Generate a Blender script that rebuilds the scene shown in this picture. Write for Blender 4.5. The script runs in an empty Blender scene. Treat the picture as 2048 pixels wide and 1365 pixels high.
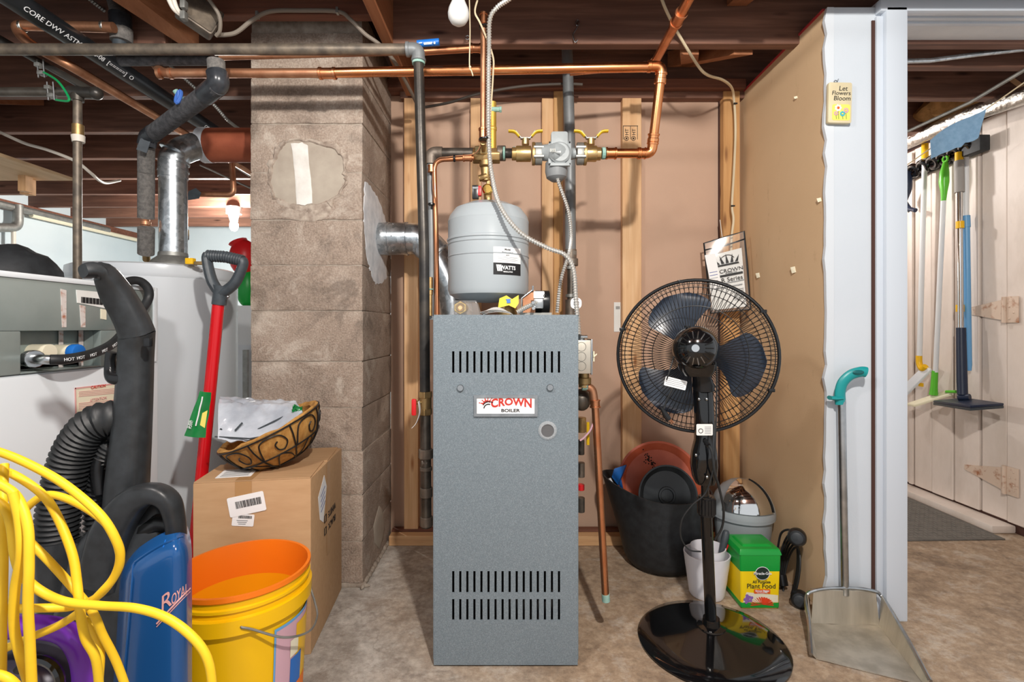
import bpy, bmesh, math, random
from mathutils import Vector, Matrix, noise
random.seed(7)
SC = bpy.context.scene
COL = SC.collection
# ---------------------------------------------------------------- camera, world, lamps, exposure
F, CX, CY, H = 1000.0, 1024.0, 655.0, 0.95       # focal length in pixels of the 2048 px frame, horizon row, eye height
cam_d = bpy.data.cameras.new('camera'); cam = bpy.data.objects.new('camera', cam_d); COL.objects.link(cam)
cam.location = (0, 0, H); cam.rotation_euler = (math.pi/2, 0, 0)
cam_d.sensor_width = 36; cam_d.lens = 36*F/2048; cam_d.shift_y = -27.5/2048; cam_d.clip_start = 0.02
SC.camera = cam
w = bpy.data.worlds.new('world'); SC.world = w; w.use_nodes = True
w.node_tree.nodes['Background'].inputs[0].default_value = (0.94, 0.97, 1.0, 1)
w.node_tree.nodes['Background'].inputs[1].default_value = 0.58
def lamp(name, loc, power, radius, col=(1, .95, .88)):
    d = bpy.data.lights.new(name, 'POINT'); d.energy = power; d.shadow_soft_size = radius; d.color = col
    o = bpy.data.objects.new(name, d); COL.objects.link(o); o.location = loc; return o
lamp('ceiling_lamp', (0.30, 0.0, 1.93), 95, 0.035)
lamp('laundry_lamp', (-0.75, 0.35, 1.93), 26, 0.07, (1, .97, .93))
lamp('storage_lamp', (1.72, 3.05, 1.86), 13, 0.03, (1, .96, .92))
SC.view_settings.view_transform = 'Standard'; SC.view_settings.look = 'None'
SC.view_settings.gamma = 1.0; SC.view_settings.use_curve_mapping = False
SC.view_settings.exposure = 0.6
SC.cycles.max_bounces = 8; SC.cycles.transparent_max_bounces = 16
# ---------------------------------------------------------------- helpers
def P(px, py, Y): return Vector(((px-CX)*Y/F, Y, H-(py-CY)*Y/F))
def PX(px, py, X): return P(px, py, X*F/(px-CX))
def PZ(px, py, Z): return P(px, py, (H-Z)*F/(py-CY))
def lin(c):
    if isinstance(c, str):
        c = c.lstrip('#'); c = [int(c[i:i+2], 16)/255 for i in (0, 2, 4)]
        c = [x/12.92 if x <= .04045 else ((x+.055)/1.055)**2.4 for x in c]
    return (c[0], c[1], c[2], 1)
class MB:
    def __init__(s): s.v = []; s.f = []
    def add(s, vs, fs):
        k = len(s.v); s.v += [Vector(v) for v in vs]; s.f += [tuple(i+k for i in f) for f in fs]; return s
    def box(s, c, size, R=None):
        c = Vector(c); h = Vector(size)/2; vs = []
        for z in (-1, 1):
            for y in (-1, 1):
                for x in (-1, 1):
                    p = Vector((x*h.x, y*h.y, z*h.z)); vs.append(c+(R @ p if R else p))
        return s.add(vs, [(0,2,3,1),(4,5,7,6),(0,1,5,4),(2,6,7,3),(0,4,6,2),(1,3,7,5)])
    def bb(s, x0, x1, y0, y1, z0, z1): return s.box(((x0+x1)/2,(y0+y1)/2,(z0+z1)/2), (x1-x0,y1-y0,z1-z0))
    def hexa(s, a): return s.add(a, [(0,3,2,1),(4,5,6,7),(0,1,5,4),(1,2,6,5),(2,3,7,6),(3,0,4,7)])
    def tube(s, pts, r, n=10, closed=False, caps=True, sq=None):
        pts = [Vector(p) for p in pts]; m = len(pts)
        if m < 2: return s
        T = []
        for i in range(m):
            a = pts[(i-1) % m] if (closed or i > 0) else pts[i]
            b = pts[(i+1) % m] if (closed or i < m-1) else pts[i]
            d = b-a
            T.append(d.normalized() if d.length > 1e-9 else (T[-1] if T else Vector((0,0,1))))
        up = Vector((0,0,1)) if abs(T[0].z) < .9 else Vector((0,1,0))
        N = (up-T[0]*up.dot(T[0])).normalized(); vs = []
        for i in range(m):
            N = N-T[i]*N.dot(T[i])
            N = N.normalized() if N.length > 1e-6 else T[i].orthogonal().normalized()
            B = T[i].cross(N); rr = r[i] if isinstance(r, (list, tuple)) else r
            for j in range(n):
                a = 2*math.pi*j/n
                if sq: vs.append(pts[i]+N*(math.cos(a)*rr*sq[0])+B*(math.sin(a)*rr*sq[1]))
                else: vs.append(pts[i]+N*(math.cos(a)*rr)+B*(math.sin(a)*rr))
        fs = []
        for i in range(m if closed else m-1):
            for j in range(n):
                k = (i+1) % m; fs.append((i*n+j, i*n+(j+1) % n, k*n+(j+1) % n, k*n+j))
        if caps and not closed: fs += [tuple(range(n-1, -1, -1)), tuple((m-1)*n+j for j in range(n))]
        return s.add(vs, fs)
    def cyl(s, a, b, r, r2=None, n=16, caps=True): return s.tube([a, b], [r, r if r2 is None else r2], n, caps=caps)
    def lathe(s, prof, M=None, n=24, a0=0, a1=2*math.pi, close=True):
        M = M or Matrix.Identity(4); vs = []; m = len(prof); full = abs(a1-a0-2*math.pi) < 1e-6; nn = n if full else n+1
        for (r, z) in prof:
            for j in range(nn):
                a = a0+(a1-a0)*j/n; vs.append(M @ Vector((r*math.cos(a), r*math.sin(a), z)))
        fs = []
        for i in range(m-1):
            for j in range(n):
                k = (j+1) % nn if full else j+1
                fs.append((i*nn+j, i*nn+k, (i+1)*nn+k, (i+1)*nn+j))
        if close and full:
            if prof[0][0] > 1e-6: fs.append(tuple(range(nn-1, -1, -1)))
            if prof[-1][0] > 1e-6: fs.append(tuple((m-1)*nn+j for j in range(nn)))
        return s.add(vs, fs)
    def sphere(s, c, r, M=None, nu=16, nv=10):
        r = (r, r, r) if not isinstance(r, (tuple, list)) else r; c = Vector(c); k = len(s.v)
        prof = [(math.sin(math.pi*i/nv), -math.cos(math.pi*i/nv)) for i in range(nv+1)]
        prof[0] = (1e-4, -1); prof[-1] = (1e-4, 1); s.lathe(prof, None, nu)
        for i in range(k, len(s.v)):
            p = s.v[i]; p = Vector((p.x*r[0], p.y*r[1], p.z*r[2])); s.v[i] = c+(M @ p if M else p)
        return s
    def prism(s, poly, M, d):
        n = len(poly); vs = [M @ Vector((x, y, 0)) for x, y in poly]+[M @ Vector((x, y, d)) for x, y in poly]
        return s.add(vs, [tuple(range(n-1, -1, -1)), tuple(range(n, 2*n))]+[(i, (i+1) % n, n+(i+1) % n, n+i) for i in range(n)])
    def grid(s, fn, nu, nv, cu=False):
        vs = [fn(i/nu, j/nv) for j in range(nv+1) for i in range(nu+(0 if cu else 1))]; w_ = nu+(0 if cu else 1)
        return s.add(vs, [(j*w_+i, j*w_+(i+1) % w_, (j+1)*w_+(i+1) % w_, (j+1)*w_+i) for j in range(nv) for i in range(nu)])
    def build(s, name, mat, parent=None, bevel=0, seg=2, smooth=35, solid=0, kind=None, label=None, cat=None, group=None):
        c = sum(s.v, Vector())/max(1, len(s.v))
        me = bpy.data.meshes.new(name); me.from_pydata([v-c for v in s.v], [], s.f); me.update()
        bm = bmesh.new(); bm.from_mesh(me); bmesh.ops.recalc_face_normals(bm, faces=bm.faces)
        if bevel: bmesh.ops.bevel(bm, geom=[e for e in bm.edges if e.is_manifold and e.calc_face_angle(0) > .5], offset=bevel, segments=seg, affect='EDGES', profile=.6)
        if solid: bmesh.ops.solidify(bm, geom=list(bm.faces), thickness=solid)
        bm.to_mesh(me); bm.free()
        if smooth: me.shade_smooth(); me.set_sharp_from_angle(angle=math.radians(smooth))
        me.materials.append(MAT(mat) if isinstance(mat, str) else mat)
        return link(name, me, c, parent, kind, label, cat, group)
WL = {}
def link(name, data, c, parent=None, kind=None, label=None, cat=None, group=None):
    o = bpy.data.objects.new(name, data); COL.objects.link(o); WL[o.name] = Vector(c)
    o.location = Vector(c)-(WL[parent.name] if parent else Vector())
    if parent: o.parent = parent
    return tag(o, label, cat, group, kind)
def tag(o, label=None, cat=None, group=None, kind=None):
    if label: o['label'] = label
    if cat: o['category'] = cat
    if group: o['group'] = group
    if kind: o['kind'] = kind
    return o
def thing(name, loc, label=None, cat=None, group=None, kind=None):
    o = link(name, None, loc, None, kind, label, cat, group); o.empty_display_size = .05; return o
def frame(o, x, y):
    x = Vector(x).normalized(); z = x.cross(Vector(y)).normalized(); y = z.cross(x)
    return Matrix((( x.x,y.x,z.x,o[0]),(x.y,y.y,z.y,o[1]),(x.z,y.z,z.z,o[2]),(0,0,0,1)))
def front(o): return frame(o, (1,0,0), (0,0,1))        # text plane that faces the camera side (-Y)
def axis(o, d, up=(0,0,1)):                             # local z along d
    d = Vector(d).normalized(); u = Vector(up)
    if abs(d.dot(u)) > .97: u = Vector((0,1,0))
    x = u.cross(d).normalized(); y = d.cross(x)
    return Matrix(((x.x,y.x,d.x,o[0]),(x.y,y.y,d.y,o[1]),(x.z,y.z,d.z,o[2]),(0,0,0,1)))
def spl(pts, n=8, closed=False):
    pts = [Vector(p) for p in pts]; m = len(pts); out = []
    for i in range(m if closed else m-1):
        g = (lambda k: pts[k % m]) if closed else (lambda k: pts[max(0, min(m-1, k))])
        a, b, c, d = g(i-1), g(i), g(i+1), g(i+2)
        for j in range(n):
            t = j/n; out.append(.5*((2*b)+(c-a)*t+(2*a-5*b+4*c-d)*t*t+(3*b-a-3*c+d)*t**3))
    if not closed: out.append(pts[-1])
    return out
def bend(pts, r, n=6):                                  # polyline with filleted corners
    pts = [Vector(p) for p in pts]; out = [pts[0]]
    for a, b, c in zip(pts, pts[1:], pts[2:]):
        u = (a-b); v = (c-b); k = min(r, u.length*.49, v.length*.49); u = b+u.normalized()*k; v = b+v.normalized()*k
        for j in range(n+1):
            t = j/n; out.append(u*(1-t)**2+b*2*t*(1-t)+v*t*t)
    return out+[pts[-1]]
def text(s, size, M, mat, parent, name='lettering', ax='CENTER', shear=0, bold=0, depth=.0006, sx=1, warp=None):
    cu = bpy.data.curves.new('t', 'FONT'); cu.body = s; cu.size = size; cu.align_x = ax; cu.align_y = 'CENTER'
    cu.shear = shear; cu.offset = bold; cu.extrude = depth/2; cu.resolution_u = 3
    o = bpy.data.objects.new('t', cu); COL.objects.link(o); dg = bpy.context.evaluated_depsgraph_get()
    me = bpy.data.meshes.new_from_object(o.evaluated_get(dg)); bpy.data.objects.remove(o); bpy.data.curves.remove(cu)
    vs = [Vector((v.co.x*sx, v.co.y, v.co.z)) for v in me.vertices]
    if warp: vs = [warp(v) for v in vs]
    vs = [M @ v for v in vs]; c = sum(vs, Vector())/max(1, len(vs))
    for v, p in zip(me.vertices, vs): v.co = p-c
    me.update(); me.materials.clear(); me.materials.append(MAT(mat)); me.name = name
    return link(name, me, c, parent)
def arc_pts(c, u, v, r, a0, a1, n):
    return [Vector(c)+Vector(u)*(r*math.cos(a0+(a1-a0)*i/n))+Vector(v)*(r*math.sin(a0+(a1-a0)*i/n)) for i in range(n+1)]
def rrect(w_, h, r, n=4):
    out = []
    for cx, cy, a in ((w_/2-r, h/2-r, 0), (-w_/2+r, h/2-r, 90), (-w_/2+r, -h/2+r, 180), (w_/2-r, -h/2+r, 270)):
        for i in range(n+1): t = math.radians(a+90*i/n); out.append((cx+r*math.cos(t), cy+r*math.sin(t)))
    return out
def helix_tube(mb, path, r, amp, pitch, n=8):          # corrugated flexible conduit or hose
    L = [0]
    for a, b in zip(path, path[1:]): L.append(L[-1]+(b-a).length)
    k = max(4, int(L[-1]/pitch*4)); pts = []; rr = []; j = 0
    for i in range(k+1):
        d = L[-1]*i/k
        while j < len(L)-2 and L[j+1] < d: j += 1
        t = (d-L[j])/max(1e-9, L[j+1]-L[j]); pts.append(path[j].lerp(path[j+1], t)); rr.append(r+amp*math.cos(2*math.pi*i/4))
    mb.tube(pts, rr, n)
# ---------------------------------------------------------------- materials
MATS = {}
def MAT(n): return MATS[n]
def nt(name):
    m = bpy.data.materials.new(name); m.use_nodes = True; MATS[name] = m; t = m.node_tree
    return m, t, t.nodes['Principled BSDF'], t.nodes.new, t.links.new
def noise_node(t, scale, stretch=(1,1,1), detail=5, rough=.55, rnd=False, dist=0):
    N, L = t.nodes.new, t.links.new
    tc = N('ShaderNodeTexCoord'); mp = N('ShaderNodeMapping'); mp.inputs['Scale'].default_value = stretch
    L(tc.outputs['Object'], mp.inputs['Vector'])
    if rnd:
        oi = N('ShaderNodeObjectInfo'); ml = N('ShaderNodeMath'); ml.operation = 'MULTIPLY'; ml.inputs[1].default_value = 37
        L(oi.outputs['Random'], ml.inputs[0]); L(ml.outputs[0], mp.inputs['Location'])
    nz = N('ShaderNodeTexNoise'); nz.inputs['Scale'].default_value = scale; nz.inputs['Detail'].default_value = detail
    nz.inputs['Roughness'].default_value = rough; nz.inputs['Distortion'].default_value = dist
    L(mp.outputs[0], nz.inputs['Vector']); return nz, mp
def ramp(t, fac, stops):
    r = t.nodes.new('ShaderNodeValToRGB'); e = r.color_ramp.elements
    while len(e) > 1: e.remove(e[-1])
    e[0].position = stops[0][0]; e[0].color = lin(stops[0][1])
    for p, c in stops[1:]: x = e.new(p); x.color = lin(c)
    t.links.new(fac, r.inputs[0]); return r
def mixc(t, fac, a, b, mode='MIX'):
    m = t.nodes.new('ShaderNodeMix'); m.data_type = 'RGBA'; m.blend_type = mode
    for s, v in ((m.inputs[0], fac), (m.inputs[6], a), (m.inputs[7], b)):
        if hasattr(v, 'is_linked'): t.links.new(v, s)
        else: s.default_value = v
    return m.outputs[2]
def bumpn(t, bsdf, h, strength, dist=.002):
    b = t.nodes.new('ShaderNodeBump'); b.inputs['Strength'].default_value = strength; b.inputs['Distance'].default_value = dist
    t.links.new(h, b.inputs['Height']); t.links.new(b.outputs[0], bsdf.inputs['Normal'])
def mat(name, col, rough=.5, metal=0, col2=None, scale=8, stretch=(1,1,1), bump=0, bscale=60, coat=0, trans=0, alpha=1, emit=0, spec=None, rvar=0, lo=.35, hi=.65, ior=1.45, detail=5):
    m, t, b, N, L = nt(name); b.inputs['Base Color'].default_value = lin(col); b.inputs['Roughness'].default_value = rough
    b.inputs['Metallic'].default_value = metal; b.inputs['Coat Weight'].default_value = coat; b.inputs['IOR'].default_value = ior
    b.inputs['Transmission Weight'].default_value = trans; b.inputs['Alpha'].default_value = alpha
    if spec is not None: b.inputs['Specular IOR Level'].default_value = spec
    if emit: b.inputs['Emission Color'].default_value = lin(col); b.inputs['Emission Strength'].default_value = emit
    if col2 or rvar:
        nz, _ = noise_node(t, scale, stretch, rnd=True, detail=detail)
        if col2: L(ramp(t, nz.outputs['Fac'], [(lo, col), (hi, col2)]).outputs[0], b.inputs['Base Color'])
        if rvar:
            mr = N('ShaderNodeMapRange'); mr.inputs[1].default_value = .3; mr.inputs[2].default_value = .7
            mr.inputs[3].default_value = max(0.02, rough-rvar); mr.inputs[4].default_value = min(1, rough+rvar)
            L(nz.outputs['Fac'], mr.inputs[0]); L(mr.outputs[0], b.inputs['Roughness'])
    if bump:
        nb, _ = noise_node(t, bscale, stretch, detail=4); bumpn(t, b, nb.outputs['Fac'], bump)
    return m
def wood(name, a, b_, c, ax, rough=.75, grain=60, knots=0, streak=1.0):
    m, t, b, N, L = nt(name); st = {'x': (.05, 1, 1), 'y': (1, .05, 1), 'z': (1, 1, .05)}[ax]
    nz, _ = noise_node(t, grain, st, 6, .6, True, .4); big, _ = noise_node(t, 5, {'x': (.3,1,1), 'y': (1,.3,1), 'z': (1,1,.3)}[ax], 3, .5, True)
    g = ramp(t, nz.outputs['Fac'], [(.3, a), (.5, b_), (.72, c)])
    col = mixc(t, .35*streak, g.outputs[0], ramp(t, big.outputs['Fac'], [(.35, a), (.65, c)]).outputs[0])
    if knots:
        tc = N('ShaderNodeTexCoord'); mp = N('ShaderNodeMapping'); mp.inputs['Scale'].default_value = {'x': (2.5,11,11), 'y': (11,2.5,11), 'z': (11,11,2.5)}[ax]
        oi = N('ShaderNodeObjectInfo'); ml = N('ShaderNodeMath'); ml.operation = 'MULTIPLY'; ml.inputs[1].default_value = 23
        L(oi.outputs['Random'], ml.inputs[0]); L(ml.outputs[0], mp.inputs['Location'])
        vo = N('ShaderNodeTexVoronoi'); vo.inputs['Scale'].default_value = 1.4; L(tc.outputs['Object'], mp.inputs[0]); L(mp.outputs[0], vo.inputs['Vector'])
        kr = ramp(t, vo.outputs['Distance'], [(.05, '#ffffff'), (.17, '#000000')])
        col = mixc(t, kr.outputs[0], col, lin(knots))
    L(col, b.inputs['Base Color']); b.inputs['Roughness'].default_value = rough; bumpn(t, b, nz.outputs['Fac'], .25, .001); return m
# masonry
m, t, b, N, L = nt('block')
n1, _ = noise_node(t, 5, rnd=True, detail=9, rough=.7); n2, _ = noise_node(t, 170, rnd=True, detail=3); n3, _ = noise_node(t, 3.2, rnd=True, detail=6)
c1 = ramp(t, n1.outputs['Fac'], [(.28, '#7b6b5f'), (.5, '#9f8c7e'), (.72, '#bcada0')])
c2 = ramp(t, n2.outputs['Fac'], [(.3, '#66584d'), (.55, '#a89889'), (.75, '#cdc1b4')])
cc = mixc(t, .38, c1.outputs[0], c2.outputs[0]); st = ramp(t, n3.outputs['Fac'], [(.57, '#000000'), (.72, '#808080')])
cc = mixc(t, st.outputs[0], cc, lin('#5d544d'))
ge_ = N('ShaderNodeNewGeometry'); w1 = N('ShaderNodeTexNoise'); w1.inputs['Scale'].default_value = 5.5; w1.inputs['Detail'].default_value = 10; w1.inputs['Roughness'].default_value = .72; w1.inputs['Distortion'].default_value = .6; L(ge_.outputs['Position'], w1.inputs['Vector'])
cc = mixc(t, ramp(t, w1.outputs['Fac'], [(.53, '#000000'), (.63, '#b8b8b8')]).outputs[0], cc, lin('#5b5048'))
cc = mixc(t, ramp(t, w1.outputs['Fac'], [(.37, '#c0c0c0'), (.46, '#000000')]).outputs[0], cc, lin('#cbbfb2'))
L(cc, b.inputs['Base Color']); b.inputs['Roughness'].default_value = .95; bumpn(t, b, n2.outputs['Fac'], .9, .004)
mat('mortar', '#8d8175', .95, 0, '#aca093', 40, bump=.8, bscale=90)
mat('patch_cement', '#9d9184', .9, 0, '#b0a597', 9, bump=.25, bscale=60)
mat('patch_white', '#e4e0da', .9, 0, '#cfcac3', 14, bump=.5, bscale=80)
mat('patch_rim', '#86766a', .95, 0, '#b8aa9c', 34, bump=.9, bscale=110)
mat('plaster_white', '#ccd0d6', .9, 0, '#e6e8ec', 22, bump=.7, bscale=45)
# concrete floor
m, t, b, N, L = nt('concrete_floor')
n1, _ = noise_node(t, 1.6, detail=9, rough=.65); n2, _ = noise_node(t, 34, detail=8, rough=.78); n3, _ = noise_node(t, 4, (1,1.6,1), 9, .75, dist=.25)
g = ramp(t, n2.outputs['Fac'], [(.28, '#857e76'), (.5, '#a9a29a'), (.74, '#cbc5bd')]); br = ramp(t, n2.outputs['Fac'], [(.28, '#7f6b58'), (.5, '#a68f77'), (.74, '#c6b29a')])
tc = N('ShaderNodeTexCoord'); sx = N('ShaderNodeSeparateXYZ'); L(tc.outputs['Object'], sx.inputs[0])
ad = N('ShaderNodeMath'); ad.operation = 'MULTIPLY_ADD'; ad.inputs[1].default_value = 1.6; L(n1.outputs['Fac'], ad.inputs[0]); L(sx.outputs[0], ad.inputs[2])
mr = N('ShaderNodeMapRange'); mr.inputs[1].default_value = .75; mr.inputs[2].default_value = 1.35; L(ad.outputs[0], mr.inputs[0])
c = mixc(t, mr.outputs[0], g.outputs[0], br.outputs[0])
stn = ramp(t, n3.outputs['Fac'], [(.53, '#000000'), (.61, '#b0b0b0')]); c = mixc(t, stn.outputs[0], c, lin('#6e5c4d'))
lt = ramp(t, n3.outputs['Fac'], [(.38, '#909090'), (.45, '#000000')]); c = mixc(t, lt.outputs[0], c, lin('#d8d3ca'))
n4, _ = noise_node(t, 9, detail=12, rough=.8, dist=.15)
c = mixc(t, ramp(t, n4.outputs['Fac'], [(.53, '#000000'), (.60, '#a0a0a0')]).outputs[0], c, lin('#75675a'))
c = mixc(t, ramp(t, n4.outputs['Fac'], [(.40, '#808080'), (.46, '#000000')]).outputs[0], c, lin('#d6d1c9'))
nw, _ = noise_node(t, 2.5, detail=6); av = N('ShaderNodeVectorMath'); av.operation = 'MULTIPLY_ADD'; av.inputs[1].default_value = (.7,.7,.7); L(nw.outputs['Color'], av.inputs[0]); L(tc.outputs['Object'], av.inputs[2])
vo = N('ShaderNodeTexVoronoi'); vo.feature = 'DISTANCE_TO_EDGE'; vo.inputs['Scale'].default_value = 1.1; L(av.outputs[0], vo.inputs['Vector'])
c = mixc(t, ramp(t, vo.outputs['Distance'], [(.003, '#909090'), (.012, '#000000')]).outputs[0], c, lin('#5d5148'))
L(c, b.inputs['Base Color']); b.inputs['Roughness'].default_value = .8; bumpn(t, b, n2.outputs['Fac'], .35, .004)
# drywall with scuffs
def drywall(name, a, b_, scuff, th=.69):
    m, t, b, N, L = nt(name); n1, _ = noise_node(t, 1.8, detail=6); n2, _ = noise_node(t, 26, (1,1,.35), 7, .75)
    c = ramp(t, n1.outputs['Fac'], [(.3, a), (.7, b_)]).outputs[0]
    if scuff: c = mixc(t, ramp(t, n2.outputs['Fac'], [(th, '#000000'), (th+.06, '#a0a0a0')]).outputs[0], c, lin(scuff))
    n3, _ = noise_node(t, 220, detail=2); L(c, b.inputs['Base Color']); b.inputs['Roughness'].default_value = .85; bumpn(t, b, n3.outputs['Fac'], .25, .0012)
drywall('tan_board', '#b89883', '#c3a38d', '#cbb09c')
drywall('tan_side', '#cdae89', '#d6b893', '#a98866', .615)
drywall('white_wall', '#c3cbd4', '#ccd3db', None)
drywall('far_wall', '#c4d3da', '#d2dee3', '#b3c1c6')
mat('white_paint', '#e0e4e8', .45, 0, '#d5dae0', 6)
mat('white_trim', '#c9d1db', .35)
mat('paint_edge', '#cdd3da', .8)
mat('red_edge', '#b8383e', .8)
mat('dark_gap', '#4a3029', .9)
m, t, b, N, L = nt('plank_paint')
n1, _ = noise_node(t, 5, (1,1,.4), 7, .65, True); n2, _ = noise_node(t, 34, (1,1,.5), 6, .7, True)
c = ramp(t, n1.outputs['Fac'], [(.3, '#d8cbc0'), (.55, '#e4d8cf'), (.75, '#d3c6bb')]).outputs[0]
L(mixc(t, ramp(t, n2.outputs['Fac'], [(.66, '#000000'), (.74, '#909090')]).outputs[0], c, lin('#a58064')), b.inputs['Base Color']); b.inputs['Roughness'].default_value = .5
wood('joist_x', '#553a30', '#6d4b3d', '#946b58', 'x', .7, 45, '#3a2119')
wood('joist_y', '#80502f', '#9a6140', '#ad7550', 'y', .7, 45)
wood('stud_z', '#c59466', '#d8ab7c', '#e6c197', 'z', .7, 55, '#a46a3c')
wood('stud_x', '#b98a5f', '#cf9f70', '#dcb68a', 'x', .7, 55)
wood('old_stud', '#b07f4d', '#c4935d', '#d2a772', 'z', .75, 50, '#7a4d2c')
wood('ply', '#bb9a74', '#c9aa84', '#d8bd98', 'y', .7, 30)
wood('dark_wood', '#5a372a', '#744634', '#8c5c47', 'x', .75, 45)
mat('subfloor', '#45291f', .9, 0, '#6a4433', 7, (1,.2,1))
# metals and plastics
mat('copper', '#dc9c74', .34, 1, '#c78058', 14, (1,1,1), rvar=.1)
mat('copper_new', '#eda472', .26, 1, '#dc8c58', 9, rvar=.08)
mat('copper_old', '#c4906f', .5, .85, '#a06d50', 16, rvar=.12)
mat('solder', '#c8c6be', .35, 1)
mat('iron', '#6d675f', .42, .7, '#4e4843', 18, bump=.15, bscale=90)
mat('iron_black', '#3c3a39', .38, .65, '#57524c', 14, bump=.1, bscale=120)
mat('iron_dusty', '#857869', .5, .5, '#5e564e', 22, bump=.2, bscale=90)
mat('pipe_grey', '#85888a', .45, .3, '#6f7273', 7)
mat('fitting_iron', '#6b625a', .5, .6, '#84786c', 30, bump=.3, bscale=120)
mat('verdigris', '#7fa79c', .7, 0, '#9dbdb2', 40, bump=.3)
mat('brass', '#cdb180', .36, .9, '#b3955f', 24, rvar=.1, bump=.1, bscale=120)
mat('brass_dark', '#a2855a', .45, .85, '#b89a6a', 30, bump=.2, bscale=110)
mat('brass_shiny', '#e5c06b', .16, 1)
mat('steel', '#b9bcbe', .28, 1, '#a3a6a8', 30)
mat('steel_brushed', '#d4cdc0', .42, .8, '#b8b1a4', 20, (1,1,.1))
mat('chrome', '#d8d8d8', .08, 1)
m, t, b, N, L = nt('galvanized')
tc = N('ShaderNodeTexCoord'); vo = N('ShaderNodeTexVoronoi'); vo.inputs['Scale'].default_value = 70; L(tc.outputs['Object'], vo.inputs['Vector'])
hs = N('ShaderNodeSeparateColor'); L(vo.outputs['Color'], hs.inputs[0])
L(ramp(t, hs.outputs[0], [(0, '#9ea5aa'), (1, '#ccd2d6')]).outputs[0], b.inputs['Base Color']); b.inputs['Metallic'].default_value = .9; b.inputs['Roughness'].default_value = .3
mat('galv_dull', '#a0a09c', .5, .7, '#8b8b87', 30)
mat('flex', '#d9d8d4', .4, .7)
mat('clay', '#a4573b', .75, 0, '#8b452d', 9, bump=.3, bscale=70)
mat('abs', '#17191b', .3, 0, '#23262a', 10)
mat('foam', '#3d3d40', .92, 0, '#57575a', 60, bump=.8, bscale=160)
mat('foam_light', '#5d5a58', .95, 0, '#77736f', 90, bump=.9, bscale=200)
mat('tape', '#24262a', .25, 0, '#3a3d42', 20)
mat('rubber', '#1b1d1f', .5, 0, '#282a2c', 30)
mat('black_plastic', '#17181a', .28)
mat('black_gloss', '#0c0d0f', .12, coat=.5)
mat('black_matte', '#202225', .6, 0, '#2b2e31', 40, bump=.1)
mat('charcoal', '#2b2f33', .5, 0, '#353a3f', 60, bump=.15, bscale=150)
mat('slate', '#3a4046', .45, 0, '#434a50', 60)
mat('white_print', '#e8eaec', .6); mat('black_print', '#1a1a1c', .6); mat('grey_print', '#9a9da0', .7); mat('red_print', '#c4352a', .6); mat('blue_print', '#3d4f9a', .6)
mat('pink_print', '#d9a09c', .7); mat('cream', '#e6dfc6', .6)
mat('paper', '#e6e6e4', .8, 0, '#dcdcd8', 8); mat('paper_white', '#f0f0f0', .75)
mat('cable_cream', '#d3c3a4', .55); mat('cable_grey', '#7b7166', .6); mat('cable_white', '#d8d0c4', .5); mat('cable_dark', '#4f463f', .6)
mat('green_wire', '#0e8a4e', .4); mat('blue_valve', '#3f68b5', .5); mat('blue_plastic', '#1e6bc0', .4); mat('red_plastic', '#d21f24', .35)
mat('teal_plastic', '#1a9396', .35); mat('yellow_plastic', '#efbb14', .35); mat('yellow_dip', '#d9b01a', .4); mat('lime_plastic', '#5fc234', .3)
mat('navy_plastic', '#222d44', .38); mat('light_blue', '#6ba7d8', .35); mat('grip_grey', '#9a9793', .6); mat('white_plastic', '#dfe2e4', .35); mat('ivory', '#e6e0c4', .4)
m, t, b, N, L = nt('boiler_grey'); n1, _ = noise_node(t, 420, detail=2)
L(ramp(t, n1.outputs['Fac'], [(.32, '#68747c'), (.55, '#76828a'), (.75, '#8b969d')]).outputs[0], b.inputs['Base Color']); b.inputs['Roughness'].default_value = .42; bumpn(t, b, n1.outputs['Fac'], .3, .0006)
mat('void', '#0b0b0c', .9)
mat('tank_grey', '#aab2b7', .28); mat('pump_grey', '#9ea4a6', .45, 0, '#8f9597', 20); mat('pump_dark', '#7d8082', .5)
mat('heater_white', '#c5cacf', .25); mat('washer_white', '#dfe5ea', .25); mat('washer_panel', '#9ea9a7', .35, .35, '#8b9795', 5); mat('rust_tape', '#cfc6c2', .8, 0, '#a4664a', 60, lo=.5, hi=.72)
mat('clear', '#ffffff', .08, alpha=.22); mat('clear_film', '#ffffff', .08, alpha=.1); mat('glass', '#ffffff', .02, trans=1, alpha=.5)
mat('smoke_glass', '#5d5d5f', .7)
m, t, b, N, L = nt('cardboard'); n1, _ = noise_node(t, 3, detail=5); n2, _ = noise_node(t, 60, (.1,1,1), 4)
c = mixc(t, .25, ramp(t, n1.outputs['Fac'], [(.3, '#b48e66'), (.7, '#c39d75')]).outputs[0], ramp(t, n2.outputs['Fac'], [(.3, '#a8825a'), (.7, '#cba781')]).outputs[0])
L(c, b.inputs['Base Color']); b.inputs['Roughness'].default_value = .8
mat('box_tape', '#b48c60', .22)
mat('coir', '#a9773a', .95, 0, '#c2924f', 70, (1,1,.3), bump=1, bscale=130)
mat('wire_black', '#1d1c1c', .4)
mat('bag_grey', '#aab0bb', .16, .1, '#ccd2dc', 12, bump=.5, bscale=30); mat('bag_green', '#15803e', .3, 0, '#0f6c33', 15)
mat('bucket_yellow', '#f2bd0c', .3); mat('bucket_orange', '#f27a14', .4)
mat('vac_blue', '#1c4f88', .2, coat=.3); mat('vac_blue_light', '#1d61b8', .2); mat('vac_black', '#26282a', .38, 0, '#303336', 40, bump=.06, bscale=200); mat('vac_dark', '#191a1b', .3)
mat('cord_yellow', '#f2c92a', .5, 0, '#e8b91a', 12); mat('purple', '#6d2aa8', .3); mat('purple_dark', '#3c3a44', .3, .2)
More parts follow.
